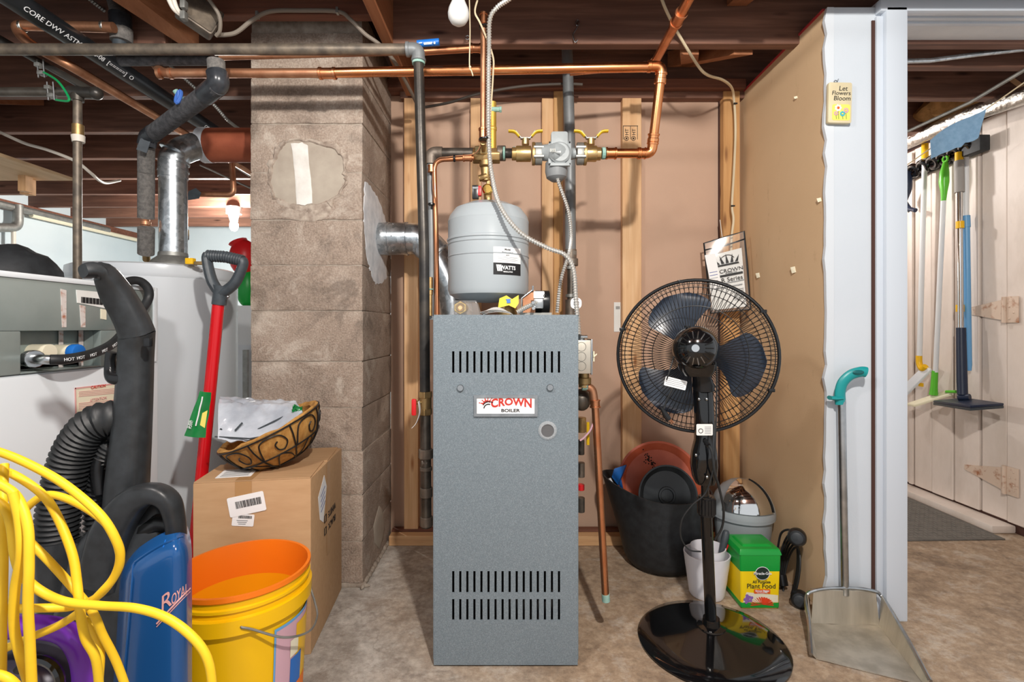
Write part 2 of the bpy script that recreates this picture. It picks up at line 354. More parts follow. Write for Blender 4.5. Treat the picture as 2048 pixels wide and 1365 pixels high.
mat('shovel_red', '#c8101a', .25); mat('terracotta', '#dd7150', .42, 0, '#cb5f40', 8, bump=.05); mat('saucer_black', '#1e2021', .35, 0, '#34373a', 9, rvar=.15)
mat('soil', '#2a1d16', .9); mat('bin_grey', '#9aa1a6', .4); mat('pot_white', '#dfdde2', .5)
mat('mg_green', '#129a3a', .35); mat('mg_yellow', '#f5d112', .4); mat('mg_orange', '#e25a1e', .4); mat('mg_black', '#20302a', .4); mat('petal_red', '#e2431f', .5); mat('petal_purple', '#8a63b0', .5)
mat('sign_cream', '#cdbf9d', .6, 0, '#d8ccab', 10); mat('sign_yellow', '#e9d96a', .6); mat('flower_white', '#efece0', .6); mat('flower_blue', '#3fb3c4', .5); mat('flower_pink', '#cfa6b4', .5); mat('leaf_green', '#6f8f3c', .6)
mat('cloth_blue', '#7ea5c8', .95, 0, '#8db3d4', 60, bump=.4, bscale=120)
m, t, b, N, L = nt('foil'); n1, _ = noise_node(t, 40, detail=6); b.inputs['Base Color'].default_value = lin('#d5d2cc'); b.inputs['Metallic'].default_value = 1; b.inputs['Roughness'].default_value = .25; bumpn(t, b, n1.outputs['Fac'], .9, .01)
mat('insulation', '#b58a55', .95, 0, '#8e6a3e', 30, bump=1, bscale=50)
mat('mat_grey', '#63605c', .8, 0, '#75716b', 25); mat('mat_light', '#8b8780', .8)
mat('hinge_paint', '#d9c4b2', .55, 0, '#a86f4d', 30, lo=.55, hi=.72)
mat('bulb_white', '#d6d6d4', .3); mat('lit_bulb', '#ffffff', .3, emit=60)
mat('slate_blade', '#2b3442', .3, coat=.3); mat('teal_dark', '#0d5f62', .5)
mat('pan_dust', '#b9b0a2', .9, 0, '#d6d0c6', 30)
mat('bucket_inner_glow', '#f5a30e', .35)  # amber with the light through the pail wall put into it
mat('stack_brass', '#d0aa52', .4, .5, '#c49c40', 12)
# ---------------------------------------------------------------- the setting
XR, YF, YB, XL, YFAR, ZJ, ZC = 1.035, 1.64, 2.27, -4.1, 5.5, 1.972, 2.18
MB().bb(-4.3, 3.4, -1.2, 5.7, -.08, 0).build('floor', 'concrete_floor', kind='structure', label='bare concrete floor, grey at left and browner at right')
wb = MB().bb(-.55, XR+.165, YB, YB+.09, 0, 2.0).build('wall_back', 'tan_board', kind='structure', label='tan hardboard back wall behind the boiler')
wr = MB().bb(XR, XR+.165, YF+.012, YB, 0, 2.0).build('wall_right', 'tan_side', kind='structure', label='tan side of the short partition beside the fan')
wp = MB().bb(XR+.002, XR+.172, YF, YF+.012, 0, 2.0).build('wall_front', 'white_wall', kind='structure', label='white painted end of the partition with ragged paint edge')
random.seed(3)
MB().bb(XL-.1, XL, -1.2, YFAR+.1, 0, ZC).build('wall_left', 'far_wall', kind='structure', label='pale painted foundation wall at far left')
MB().bb(XL-.1, 1.3, YFAR, YFAR+.1, 0, ZJ+.2).build('wall_far', 'far_wall', kind='structure', label='pale painted foundation wall at the far end')
# ragged paint edge along the white end wall
zs = [i*2.0/46 for i in range(47)]; e = [(XR-.001-.006*random.random()-(.006 if random.random() < .2 else 0), z) for z in zs]
mb = MB(); n = len(zs)
vs = [Vector((x, YF-.0015, z)) for x, z in e]+[Vector((XR+.02, YF-.0015, z)) for z in zs]+[Vector((x, YF+.011, z)) for x, z in e]+[Vector((XR+.02, YF+.011, z)) for z in zs]
fs = []
for i in range(n-1): fs += [(i, n+i, n+i+1, i+1), (2*n+i, 2*n+i+1, 3*n+i+1, 3*n+i), (i, i+1, 2*n+i+1, 2*n+i)]
mb.add(vs, fs).build('paint_edge', 'paint_edge', wp, smooth=0)
MB().bb(XR-.004, XR+.01, YF+.02, YB-.04, 2.0, 2.008).build('red_edge', 'red_edge', wr)
# torn flakes and plugs on the tan partition side
for px, py, s in ((1517, 551, .009), (1588, 540, .010), (1593, 195, .004), (1640, 400, .006)):
    c = PX(px, py, XR-.002); MB().hexa([c+Vector((0,-s,-s)), c+Vector((-.006,s*.3,-s*1.3)), c+Vector((-.008,s,s)), c+Vector((0,-s*.2,s*1.2)), c+Vector((.003,-s,-s)), c+Vector((.003,s*.3,-s*1.3)), c+Vector((.003,s,s)), c+Vector((.003,-s*.2,s*1.2))]).build('torn_flake', 'cream', wr)
# studs and plates of the back wall
def stud(px0, px1, z0=.04, z1=2.0, m='stud_z', th=.04, yb=YB-.001, nm='stud'):
    yf = yb-th; return MB().bb((px0-CX)*yf/F, (px1-CX)*yf/F, yf, yb, z0, z1).build(nm, m, wb, bevel=.002, seg=1)
stud(808, 836); stud(941, 962, m='stud_z'); stud(1084, 1107); stud(1107.5, 1126, m='old_stud', th=.05); st_ht = stud(1245, 1283)
stud(1447, 1480, m='old_stud', th=.05)
MB().bb(-.535, .93, YB-.1, YB-.052, .0, .042).build('sill_plate', 'stud_x', wb, bevel=.002, seg=1)
MB().bb(-.535, .98, YB-.05, YB-.012, .0, .05).build('sill_plate', 'dark_wood', wb, bevel=.002, seg=1)
MB().bb(-.55, 1.03, YB-.075, YB+.05, 2.0, 2.045).build('top_plate', 'dark_wood', wb, bevel=.003, seg=1)
MB().bb(.935, .945, YB-.014, YB-.001, .05, 2.0).build('dark_seam', 'dark_gap', wb)
# HT stamp on the stud
yy = YB-.042
for k, px in enumerate((1252, 1266)):
    text('HT', .022, frame(P(px+2, 264, yy), (0,0,1), (-1,0,0)), 'black_print', wb, 'stamp')
    mb = MB(); mb.tube(arc_pts(P(px+1, 277, yy), (1,0,0), (0,0,1), .009, 0, 6.283, 16)[:-1], .0014, 5, closed=True); mb.sphere(P(px+1, 277, yy), .004, nu=8, nv=6); mb.build('stamp_mark', 'black_print', wb)
mb = MB()
for px in (1246.5, 1261, 1275): mb.cyl(P(px, 253, yy), P(px, 279, yy), .0012, n=5)
mb.cyl(P(1246, 252, yy), P(1276, 252, yy), .0015, n=5); mb.build('stamp_frame', 'black_print', wb)
st = MB().bb(P(1228,0,YB-.003).x, P(1241,0,YB-.003).x, YB-.003, YB-.0005, H-.009*2.27, H+.05*2.27).build('board_sticker', 'paper', wb)
mb = MB()
for k in range(4): mb.bb(P(1232+2*k,0,YB-.0035).x, P(1233+2*k,0,YB-.0035).x, YB-.0038, YB-.003, H+.036*2.27, H+.042*2.27)
mb.build('barcode', 'black_print', wb)
# ceiling: subfloor with joists
ce = MB().bb(-4.2, 3.3, -1.2, 5.6, ZC, ZC+.04).build('ceiling', 'subfloor', kind='structure', label='open ceiling of dark joists and subfloor boards')
def joist(x0, x1, y, z0=ZJ, th=.042, m='joist_x', nm='joist'): return MB().bb(x0, x1, y, y+th, z0, ZC).build(nm, m, ce, bevel=.003, seg=1)
for y in (.18, .586, .992, 1.398): joist(-4.15, 3.25, y)
joist(-.465, 3.25, 1.80); joist(-4.15, -1.25, 1.80)
for k in range(1, 9):
    y = 1.80+.406*k
    if k == 1: joist(-4.15, -.98, y); joist(-.5, 3.25, y+.02)
    elif y < 2.5: joist(-4.15, 3.25, y)
    else: joist(-4.15, 1.0 if y > 3 else 3.25, y)
joist(1.28, 3.25, 1.955, m='joist_x')
MB().bb(-1.22, -.47, 1.735, 1.775, 2.035, ZC).build('header', 'dark_wood', ce, bevel=.003, seg=1)
a = P(742, 0, 1.56); MB().bb(-.468, -.428, 1.5, YB-.06, 1.972, ZC).build('trimmer', 'joist_y', ce, bevel=.003, seg=1)
MB().hexa([P(206,-12,1.62), P(262,-12,1.62), P(262,-12,1.62)+Vector((0,0,.2)), P(206,-12,1.62)+Vector((0,0,.2)), P(362,90,1.80), P(398,92,1.80), P(398,92,1.80)+Vector((0,0,.2)), P(362,90,1.80)+Vector((0,0,.2))]).build('blocking', 'joist_y', ce)
for x0, x1, y0, y1 in ((.66, .78, 1.86, 2.2), (.86, .72, 1.86, 2.2), (-2.6, -2.45, 2.25, 2.58), (-2.2, -2.4, 3.05, 3.4), (1.95, 2.0, 1.45, 1.8), (.75, .8, 1.44, 1.78)):
    a = Vector((x0, y0, 2.0)); b_ = Vector((x1, y1, 2.13)); d = Vector((.035, 0, 0)); u = Vector((0,0,.035))
    MB().hexa([a-d-u, a+d-u, a+d+u, a-d+u, b_-d-u, b_+d-u, b_+d+u, b_-d+u]).build('bridging', 'joist_y', ce)
for y0 in (1.86, 2.0, 2.14): MB().bb(-.4, 3.2, y0, y0+.125, ZC-.012, ZC-.001).build('subfloor_board', 'joist_x', ce, bevel=.002, seg=1)
MB().bb(XL, XL+.05, 0, YFAR, ZJ-.07, ZJ-.001).build('sill_beam', 'dark_wood', ce)
# door casing of the storage room
tr = thing('trim_1', (1.24, 1.62, 0), 'white door casing and head of the storage room doorway', None, None, 'structure')
MB().bb(1.208, 1.276, 1.612, 1.64, 0, 1.985).build('casing_face', 'white_trim', tr, bevel=.003)
MB().bb(1.188, 1.209, 1.628, 1.64, 0, 1.965).build('casing_edge', 'white_trim', tr, bevel=.002)
MB().bb(1.178, 1.188, 1.636, 1.642, 0, 1.955).build('casing_gap', 'dark_gap', tr)
MB().bb(1.21, 1.255, 1.645, 1.80, 0, 1.985).build('jamb', 'white_paint', tr)
MB().bb(1.19, 2.3, 1.612, 1.64, 1.972, 2.012).build('casing_head', 'white_trim', tr, bevel=.003)
MB().bb(1.2, 2.3, 1.64, 1.80, 1.985, 2.02).build('head_jamb', 'white_paint', tr)
MB().bb(1.2, 2.3, 1.66, 1.672, 1.977, 1.985).build('head_stop', 'white_trim', tr); MB().bb(1.2, 2.3, 1.69, 1.704, 1.977, 1.985).build('head_stop', 'white_trim', tr)
MB().bb(2.0, 2.3, 1.61, 1.80, 0, 1.985).build('jamb', 'white_paint', tr)
# plank wall with strap hinges in the storage room
XP = 2.3
pw = thing('wall_storage', (XP, 2.6, 0), 'white painted plank door wall of the storage room', None, None, 'structure')
MB().bb(XP+.02, XP+.06, 1.7, 3.28, 0, 1.98).build('backing', 'dark_gap', pw)
edges = [XP*F/(px-CX) for px in (2160, 2085, 2010, 1957, 1906, 1862, 1826)]+[2.98, 3.12, 3.27]
for i, (y0, y1) in enumerate(zip(edges, edges[1:])):
    if y0 < 1.75: y0 = 1.75
    dx = .012 if i % 4 == 2 else (.004 if i % 2 else 0)
    MB().bb(XP+dx-.0, XP+.025, y0+.003, y1-.003, .045, 1.97).build('plank', 'plank_paint', pw, bevel=.004, seg=1)
MB().bb(XP-.09, XP+.02, 2.3, 3.28, 0, .035).build('threshold', 'plank_paint', pw, bevel=.008)
MB().bb(XP-.012, XP, 2.86, 2.885, .05, 1.95).build('batten', 'plank_paint', pw, bevel=.003)
for py0, py1 in ((148, 170), (594, 646), (932, 988)):
    z0 = PX(2012, py1, XP).z; z1 = PX(2012, py0, XP).z; y = XP*F/(2008-CX)
    h = MB().bb(XP-.005, XP, y-.07, y-.012, z0, z1).build('hinge', 'hinge_paint', pw, bevel=.001)
    MB().cyl((XP-.008, y-.008, z0), (XP-.008, y-.008, z1), .009, n=10).build('hinge_pin', 'hinge_paint', h)
    zc = (z0+z1)/2; MB().prism([(0, z1-.012), (0, z0+.012), (.2, zc-.012), (.2, zc+.012)], frame((XP-.001, y+.004, 0), (0,1,0), (0,0,1)), .004).build('hinge_strap', 'hinge_paint', h)
    mb = MB()
    for k in range(4): mb.sphere((XP-.006, y-.03-.02*(k % 2), z0+(z1-z0)*(.15+.23*k)), (.002,.005,.005), nu=8, nv=5)
    mb.build('screw', 'hinge_paint', h)
MB().bb(1.2, 3.3, 3.28, 3.34, 0, 1.98).build('wall_end', 'plank_paint', kind='structure', label='painted wall at the back of the storage room')
# ---------------------------------------------------------------- chimney of concrete blocks
CX0, CX1, CY0, CY1 = -.957, -.547, 1.83, 2.262
ch = thing('chimney', (-.75, 2.05, 0), 'square concrete block chimney with a cemented-over round opening', 'chimney')
MB().bb(CX0+.003, CX1-.003, CY0+.003, CY1, 0, 2.12).build('mortar', 'mortar', ch)
zz = [0, .165, .335, .496, .655, .824, 1.01, 1.177, 1.343, 1.517, 1.695, 1.862, 2.03]
random.seed(5)
for z0, z1 in zip(zz, zz[1:]):
    j = .0018; dx = random.uniform(-.002, .002); dy = random.uniform(-.0015, .0015); mb = MB()
    def fn_face(p, s): return p
    mb.bb(CX0+dx, CX1+dx, CY0+dy, CY1-.002, z0+j, z1-j)
    o = mb.build('block', 'block', ch, bevel=.004, seg=2)
    bm = bmesh.new(); bm.from_mesh(o.data); bmesh.ops.subdivide_edges(bm, edges=[e for e in bm.edges if e.calc_length() > .1], cuts=7, use_grid_fill=True)
    for v in bm.verts: v.co += Vector((noise.noise(v.co*23+Vector((z0*9,0,0))), noise.noise(v.co*21+Vector((0,z0*7,3))), noise.noise(v.co*27)))*.0022
    bm.to_mesh(o.data); bm.free()
def blob(cx, cy, rx, ry, n, jag, seed):
    random.seed(seed); return [(cx+rx*(1+jag*random.uniform(-1, 1))*math.cos(2*math.pi*i/n), cy+ry*(1+jag*random.uniform(-1, 1))*math.sin(2*math.pi*i/n)) for i in range(n)]
def blob_mesh(poly, M, d, dome, mat_, name, par, layers=3):
    mb = MB(); n = len(poly); cx = sum(p[0] for p in poly)/n; cy = sum(p[1] for p in poly)/n; vs = []
    rings = [(1.0, -.004), (1.0, d*.5), (.96, d)]+[(1-.3*k, d+dome*k/3) for k in (1, 2)]
    for s, h in rings: vs += [M @ Vector((cx+(x-cx)*s, cy+(y-cy)*s, h+(random.uniform(0, dome*.5) if s < .95 else 0))) for x, y in poly]
    fs = [(r*n+i, r*n+(i+1) % n, (r+1)*n+(i+1) % n, (r+1)*n+i) for r in range(len(rings)-1) for i in range(n)]; fs.append(tuple((len(rings)-1)*n+i for i in range(n)))
    return mb.add(vs, fs).build(name, mat_, par, smooth=50)
Mf = front((0, CY0, 0)); c = P(614, 347, CY0)
# ring of crumbling mortar, cement disc, white smear
def dens(pts, k, jit, seed):
    random.seed(seed); out = []; n = len(pts)
    for i in range(n):
        (x0, y0), (x1, y1) = pts[i], pts[(i+1) % n]
        for j in range(k): f = j/k; out.append((x0+(x1-x0)*f+random.uniform(-jit, jit), y0+(y1-y0)*f+random.uniform(-jit, jit)))
    return out
ol = [(P(px, py, CY0).x, P(px, py, CY0).z) for px, py in ((570,286),(592,280),(636,286),(671,299),(689,321),(687,348),(693,365),(675,392),(653,407),(618,414),(579,409),(548,396),(541,365),(546,330),(557,304))]
mb = MB(); od = dens(ol, 5, .003, 11); n = len(od); vs = []
for i, (x, z) in enumerate(od):
    a = math.atan2(z-c.z, x-c.x); d = Vector((x-c.x, 0, z-c.z)).normalized(); wd = .006+.02*random.random()*max(.15, abs(math.sin(a*1.5+.6)))+(.012 if -2.4 < a < -.9 else 0); hh = .002+.006*random.random()
    for off, y in ((-.006, .001), (.0, -hh), (wd*.6, -hh*.7), (wd, .002)): vs.append(Vector((x, CY0+y, z))+d*off)
mb.add(vs, [(i*4+j, i*4+j+1, ((i+1) % n)*4+j+1, ((i+1) % n)*4+j) for i in range(n) for j in range(3)]).build('mortar_ring', 'patch_rim', ch, smooth=30)
blob_mesh(dens(ol, 3, .0015, 4), Mf, .001, .003, 'patch_cement', 'cement_disc', ch)
pl = [(P(px, py, CY0).x, P(px, py, CY0).z) for px, py in ((583,288), (606,286), (616,292), (619,330), (624,372), (625,408), (610,411), (594,409), (592,372), (588,330))]
blob_mesh(dens(pl, 3, .0018, 3), front((0, CY0-.0038, 0)), .001, .001, 'patch_white', 'plaster_smear', ch)
pl = [(P(px, py, CY0).x, P(px, py, CY0).z) for px, py in ((556,432), (580,440), (620,444), (650,438), (668,424), (664,410), (640,417), (610,424), (585,418), (570,415))]
blob_mesh(dens(pl, 4, .004, 6), Mf, .001, .002, 'patch_rim', 'mortar_smear', ch)
# white plaster collar on the side around the flue connector, tan patch lower down
def side(pts): return [(PX(px, py, CX1).y, PX(px, py, CX1).z) for px, py in pts]
Ms = frame((CX1, 0, 0), (0,1,0), (0,0,1))
blob_mesh(dens(side(((730,365),(740,372),(752,390),(762,410),(770,440),(775,455),(777,500),(772,530),(774,555),(766,566),(756,571),(748,566),(742,545),(734,520),(731,490),(728,455),(727,420),(729,390))), 4, .006, 5), Ms, .002, .003, 'plaster_white', 'plaster_collar', ch)
blob_mesh(side(((757,1012),(764,1020),(768,1050),(765,1080),(757,1098),(748,1085),(747,1050))), Ms, .004, .006, 'patch_cement', 'tan_patch', ch)
mb = MB(); random.seed(8)
for k in range(14): mb.sphere((CX0+.41*k/13, CY0-.004, .006), (.03, .008*random.uniform(.6,1.3), .008*random.uniform(.6,1.4)), nu=8, nv=6)
for k in range(12): mb.sphere((CX1+.004, CY0+.42*k/11, .006), (.009, .03, .01*random.uniform(.6,1.4)), nu=8, nv=6)
mb.build('footing_mortar', 'mortar', ch)
# ---------------------------------------------------------------- boiler
BX0, BX1, BY, BZ = P(866,0,1.397).x, P(1157,0,1.397).x, 1.397, .985
bo = thing('boiler', ((BX0+BX1)/2, 1.7, 0), 'tall grey metal boiler cabinet with vent slots and a red-lettered nameplate', 'boiler')
bd = MB(); BD = 2.02
bd.bb(BX0, BX0+.004, BY+.003, BD, .02, BZ); bd.bb(BX1-.004, BX1, BY+.003, BD, .02, BZ); bd.bb(BX0, BX1, BD-.004, BD, .02, BZ); bd.bb(BX0+.02, BX1-.02, BY+.05, BD, .0, .02); bd.bb(BX0, BX1, BY+.003, BD, BZ-.004, BZ)
bd.build('jacket', 'boiler_grey', bo)
MB().bb(BX0+.005, BX1-.005, BY+.035, BY+.04, .02, BZ-.006).build('inside_shade_sheet', 'void', bo)  # black sheet painted in for the shaded interior behind the slots
xs = [BX0+.002]; 
sx0 = P(906.5,0,BY).x; pitch = P(14.1+1024,0,BY).x; sw = .0062
for k in range(16): xs += [sx0+k*pitch-sw/2, sx0+k*pitch+sw/2]
xs.append(BX1-.002)
rows = [(P(0,1241,BY).z, P(0,1199,BY).z), (P(0,1186,BY).z, P(0,1143,BY).z), (P(0,746,BY).z, P(0,703,BY).z)]
zs = [P(0,1331,BY).z]+[z for r in rows for z in r]+[BZ]
mb = MB()
for j in range(len(zs)-1):
    if j % 2 == 0: mb.bb(xs[0], xs[-1], BY, BY+.003, zs[j], zs[j+1])
    else:
        for i in range(0, len(xs)-1, 2): mb.bb(xs[i], xs[i+1], BY, BY+.003, zs[j], zs[j+1])
fp = mb.build('front_panel', 'boiler_grey', bo)
mb = MB(); random.seed(2)
for k in range(15):
    x = sx0+k*pitch; mb.cyl((x, BY+.03, .11), (x+.004, BY+.028, .13+.1*random.random()), .003, n=6)
mb.build('burner_glint', 'steel', bo)
for px, py in ((921, 776), (1100, 775)):
    c = P(px, py, BY); MB().lathe([(.0095, 0), (.0095, .006), (.008, .008), (.0001, .008)], axis(c, (0,-1,0)), 20).build('panel_knob', 'steel', bo)
b0, b1 = P(948, 833, BY), P(1075, 790, BY); w_, h_ = b1.x-b0.x, b1.z-b0.z; bc = (b0+b1)/2
mb = MB(); o_ = front((bc.x, BY, bc.z))
for x, y, a, b2 in ((0, h_/2-.004, w_, .008), (0, -h_/2+.004, w_, .008), (-w_/2+.004, 0, .008, h_-.016), (w_/2-.004, 0, .008, h_-.016)): mb.box(o_ @ Vector((x, y, .003)), (a, .006, b2))
bf = mb.build('nameplate_frame', 'steel', bo)
MB().box(o_ @ Vector((0, 0, .0015)), (w_-.014, .003, h_-.014)).build('nameplate', 'paper_white', bo); npl = [o for o in bo.children if o.name.startswith('nameplate') and 'frame' not in o.name][-1]
MB().box(o_ @ Vector((0, 0, .0008)), (w_-.008, .0016, h_-.008)).build('nameplate_edge', 'black_print', bo)
def wp(v): return Vector((v.x, v.y*(1+.35*abs(v.x)/.06)+.003*math.cos(v.x*40), v.z))
text('CROWN', .026, front((bc.x+.016, BY-.0034, bc.z+.007)), 'red_print', npl, bold=.0009, sx=1.12, warp=wp)
text('BOILER', .012, front((bc.x+.013, BY-.0034, bc.z-.014)), 'black_print', npl, bold=.0003, sx=1.35)
mb = MB(); cc = Vector((bc.x-.052, BY-.0034, bc.z+.003))
for k in range(5):
    a = -1.0+.5*k; d = Vector((math.sin(a-.35), 0, math.cos(a-.35))); q = cc+d*.008; e_ = cc+d*(.022 if k in (0, 2, 4) else .018)
    s_ = Vector((d.z, 0, -d.x))*.0035; mb.add([q-s_, q+s_, e_, q-s_+Vector((0,.001,0)), q+s_+Vector((0,.001,0)), e_+Vector((0,.001,0))], [(0,1,2), (3,5,4), (0,2,5,3), (1,4,5,2), (0,3,4,1)])
    mb.sphere(e_, .0018, nu=6, nv=4)
mb.build('crown_mark', 'red_print', npl)
mb = MB(); mb.tube(arc_pts(cc+Vector((.004,0,-.012)), (1,0,0), (0,0,1), .013, 1.2, 3.0, 8), .0016, 6); mb.tube(arc_pts(cc+Vector((.006,0,-.012)), (1,0,0), (0,0,1), .02, 1.0, 2.6, 8), .0013, 6); mb.build('crown_band', 'black_print', npl)
c = P(1095, 861, BY)
MB().lathe([(.0175, 0), (.0175, .003), (.0001, .003)], axis(c, (0,-1,0)), 32, close=False).build('sight_window', 'smoke_glass', bo)
MB().lathe([(.0175, .0), (.018, .008), (.022, .008), (.026, .004), (.026, 0)], axis(c, (0,-1,0)), 36, close=False).build('sight_ring', 'clear', bo)
# ---------------------------------------------------------------- pipe runs
def ring(mb, c, d, r, l): 
    d = Vector(d).normalized(); c = Vector(c); mb.tube([c-d*l/2, c-d*l*.38, c+d*l*.38, c+d*l/2], [r*.94, r, r, r*.94], 18)
def run(name, pts, r, mat_, label, cat='pipe', br=.05, n=14, loc=None, seg=6):
    t_ = thing(name, loc or pts[0], label, cat); MB().tube(bend(pts, br, seg), r, n).build('pipe', mat_, t_); return t_
def elbow(par, a, b, c, r, l, mat_, collars=True, collar_mat=None):
    a, b, c = Vector(a), Vector(b), Vector(c); u = (a-b).normalized(); v = (c-b).normalized(); mb = MB(); mb.tube(bend([b+u*l, b, b+v*l], l*.8), r, 16)
    for q, d in ((b+u*l, u), (b+v*l, v)):
        if collars: ring(mb, q, d, r*1.12, l*.3)
    return mb.build('elbow', mat_, par)
def coupling(par, a, d, r, l, mat_, nm='coupling', beads=True):
    mb = MB(); d = Vector(d).normalized(); a = Vector(a); mb.cyl(a-d*l/2, a+d*l/2, r, n=18)
    if beads:
        for s in (-1, 1): ring(mb, a+d*(s*l*.5), d, r*1.14, l*.22)
    return mb.build(nm, mat_, par)
def nut(par, c, d, r, l, mat_, nm='nut', n=6):
    d = Vector(d).normalized(); c = Vector(c); return MB().cyl(c-d*l/2, c+d*l/2, r, n=n).build(nm, mat_, par, bevel=r*.08, seg=1, smooth=25)
# iron gas pipe: along the ceiling then down the boiler's left
Yg = 1.585; e1 = P(832, 98, Yg); e1.z = P(0, 99, Yg).z
gp = thing('gas_pipe', P(853, 1060, Yg), 'black iron pipe running along the ceiling and down beside the boiler with a red-handled valve', 'pipe')
MB().cyl(Vector((-2.9, Yg, e1.z)), e1+Vector((-.03,0,0)), .0172, n=16).build('pipe', 'iron_dusty', gp)
MB().tube([e1+Vector((.008,0,-.03)), P(848, 500, Yg), P(850, 787, Yg)], .0165, 16).build('pipe', 'iron_black', gp)
elbow(gp, e1-Vector((1,0,0)), e1+Vector((.008,0,0)), e1+Vector((.008,0,-1)), .0205, .034, 'pipe_grey')
MB().cyl(e1+Vector((.008,0,-.04)), e1+Vector((.008,0,-.047)), .0205, n=16).build('thread_seal', 'verdigris', gp)
MB().cyl(P(851, 787, Yg), P(851, 828, Yg), .019, n=16).build('valve_body', 'brass_dark', gp); nut(gp, P(851, 790, Yg), (0,0,1), .0225, .02, 'brass_dark'); nut(gp, P(851, 824, Yg), (0,0,1), .0225, .02, 'brass_dark')
MB().tube([P(842, 806, Yg-.012), P(833, 806, Yg-.02), P(829, 806, Yg-.03)], .006, 8).build('valve_stem', 'brass', gp)
MB().box(P(828, 815, Yg-.034), (.015, .012, .052)).build('valve_handle', 'red_plastic', gp, bevel=.005)
mb = MB(); q = spl([P(838, 803, Yg-.03), P(840, 825, Yg-.03), P(834, 845, Yg-.03), P(825, 856, Yg-.03)], 6)
mb.add([p+Vector((0, s, 0)) for p in q for s in (-.012, .012)], [(2*i, 2*i+1, 2*i+3, 2*i+2) for i in range(len(q)-1)]).build('tag', 'paper_white', gp, solid=.001)
MB().cyl(P(851, 828, Yg), P(853, 1055, Yg), .0162, n=16).build('pipe', 'iron', gp)
for py, rr, ll in ((908, .0235, .03), (938, .0195, .012), (985, .02, .03), (1043, .02, .03)): nut(gp, P(851+(py-828)*.01, py, Yg), (0,0,1), rr, ll, 'fitting_iron', 'union', n=8 if rr > .022 else 16)
MB().cyl(P(845, 925, Yg), P(856, 925, Yg), .016, n=12).build('bushing', 'fitting_iron', gp)
# long copper main across, down to the circulator
Yc = 1.63
cp = thing('copper_main_pipe', P(650, 145, Yc), 'long horizontal copper pipe crossing under the ceiling', 'pipe')
pA = P(325, 147, Yc); pB = P(645, 146, Yc); pC = P(1305, 134, Yc); rC = .0155
MB().tube(bend([P(305, 122, Yc+.08), P(325, 147, Yc), pB], .03), rC*.95, 14).build('pipe', 'copper_old', cp)
MB().cyl(pB, pC, rC, n=16).build('pipe', 'copper_new', cp); coupling(cp, P(655, 147, Yc), (1,0,0), rC*1.1, .045, 'copper')
for a, b2 in ((350, 352), (327, 329)): coupling(cp, P(a-8, 147, Yc), (1,0,0), rC*1.1, .01, 'copper_old', 'bead', False)
eT = P(1324, 133, Yc); eB = P(1303, 307, 1.7)
elbow(cp, eT-Vector((1,0,0)), eT, eB, rC*1.1, .042, 'copper_new')
dn = (eB-eT).normalized(); MB().cyl(eT+dn*.03, eB-dn*.03, rC, n=16).build('pipe', 'copper_new', cp)
for f_ in (.13, .83): coupling(cp, eT.lerp(eB, f_), dn, rC*1.12, .028, 'copper_new')
elbow(cp, eT, eB, eB-Vector((1,0,0)), rC*1.12, .042, 'copper_new')
Yp = 1.7
MB().cyl(P(1212, 307, Yp), P(1285, 307, Yp), rC, n=16).build('pipe', 'copper_new', cp)
coupling(cp, P(1222, 307, Yp), (1,0,0), rC*1.15, .03, 'copper_new'); coupling(cp, P(1284, 307, Yp), (1,0,0), rC*1.12, .02, 'copper_new')
# copper line from the front at the right, and small return behind
dp = thing('copper_branch_pipe', P(1340, 60, 1.6), 'copper pipe slanting up toward the camera at upper right', 'pipe')
q0 = Vector((.525, 1.85, 1.925)); q1 = Vector((.525, .9, 1.925)); MB().cyl(q0, q1, .0155, n=16).build('pipe', 'copper', dp); coupling(dp, Vector((.525, 1.575, 1.925)), (0,1,0), .0185, .05, 'copper')
elbow(dp, q1, q0+Vector((0,.02,0)), q0+Vector((-1,.02,-.02)), .017, .03, 'copper')
MB().cyl(q0+Vector((-.03,.02,0)), P(1140, 147, 1.87), .0085, n=12).build('branch', 'copper', dp)
# short copper stub over the gas elbow
sp = thing('copper_stub_pipe', P(900, 100, 1.72), 'short copper pipe just above the iron elbow beside the light bulb', 'pipe')
MB().cyl(P(440, 115, 1.72), P(835, 104, 1.72), .0095, n=12).build('pipe', 'copper_old', sp); MB().cyl(P(835, 104, 1.72), P(960, 96, 1.72), .0125, n=12).build('pipe', 'copper', sp); coupling(sp, P(952, 96.5, 1.72), (1,0,-.02), .0145, .03, 'copper')
# grey riser + elbow + steel feed to the air scoop
fp_ = thing('feed_pipe', P(860, 630, 1.75), 'dark steel riser turning right into the brass air scoop', 'pipe')
Yf = 1.74; eL = P(862, 307, Yf)
MB().cyl(P(864, 640, Yf), eL, .0165, n=16).build('pipe', 'pipe_grey', fp_); elbow(fp_, eL+Vector((0,0,-1)), eL, eL+Vector((1,0,0)), .0225, .04, 'fitting_iron', False)
MB().cyl(P(880, 307, Yf), P(950, 307, Yf), .0185, n=16).build('pipe', 'iron', fp_); MB().cyl(P(879, 307, Yf), P(883, 307, Yf), .0222, n=16).build('thread_seal', 'verdigris', fp_)
MB().cyl(P(860, 590, Yf-.03), P(860, 555, Yf-.03), .010, n=10).build('stop_valve', 'brass_dark', fp_); MB().cyl(P(860, 632, Yf-.03), P(860, 582, Yf-.03), .0085, n=10).build('stop_pipe', 'brass_dark', fp_)
MB().cyl(P(860, 578, Yf-.03), P(860, 580, Yf-.03), .013, n=10).build('thread_seal', 'verdigris', fp_)
sc_ = thing('air_scoop', P(968, 320, Yf), 'brass air scoop fitting above the expansion tank', 'fitting')
MB().cyl(P(946, 312, Yf), P(1000, 312, Yf), .028, n=8).build('body', 'brass_dark', sc_, bevel=.004)
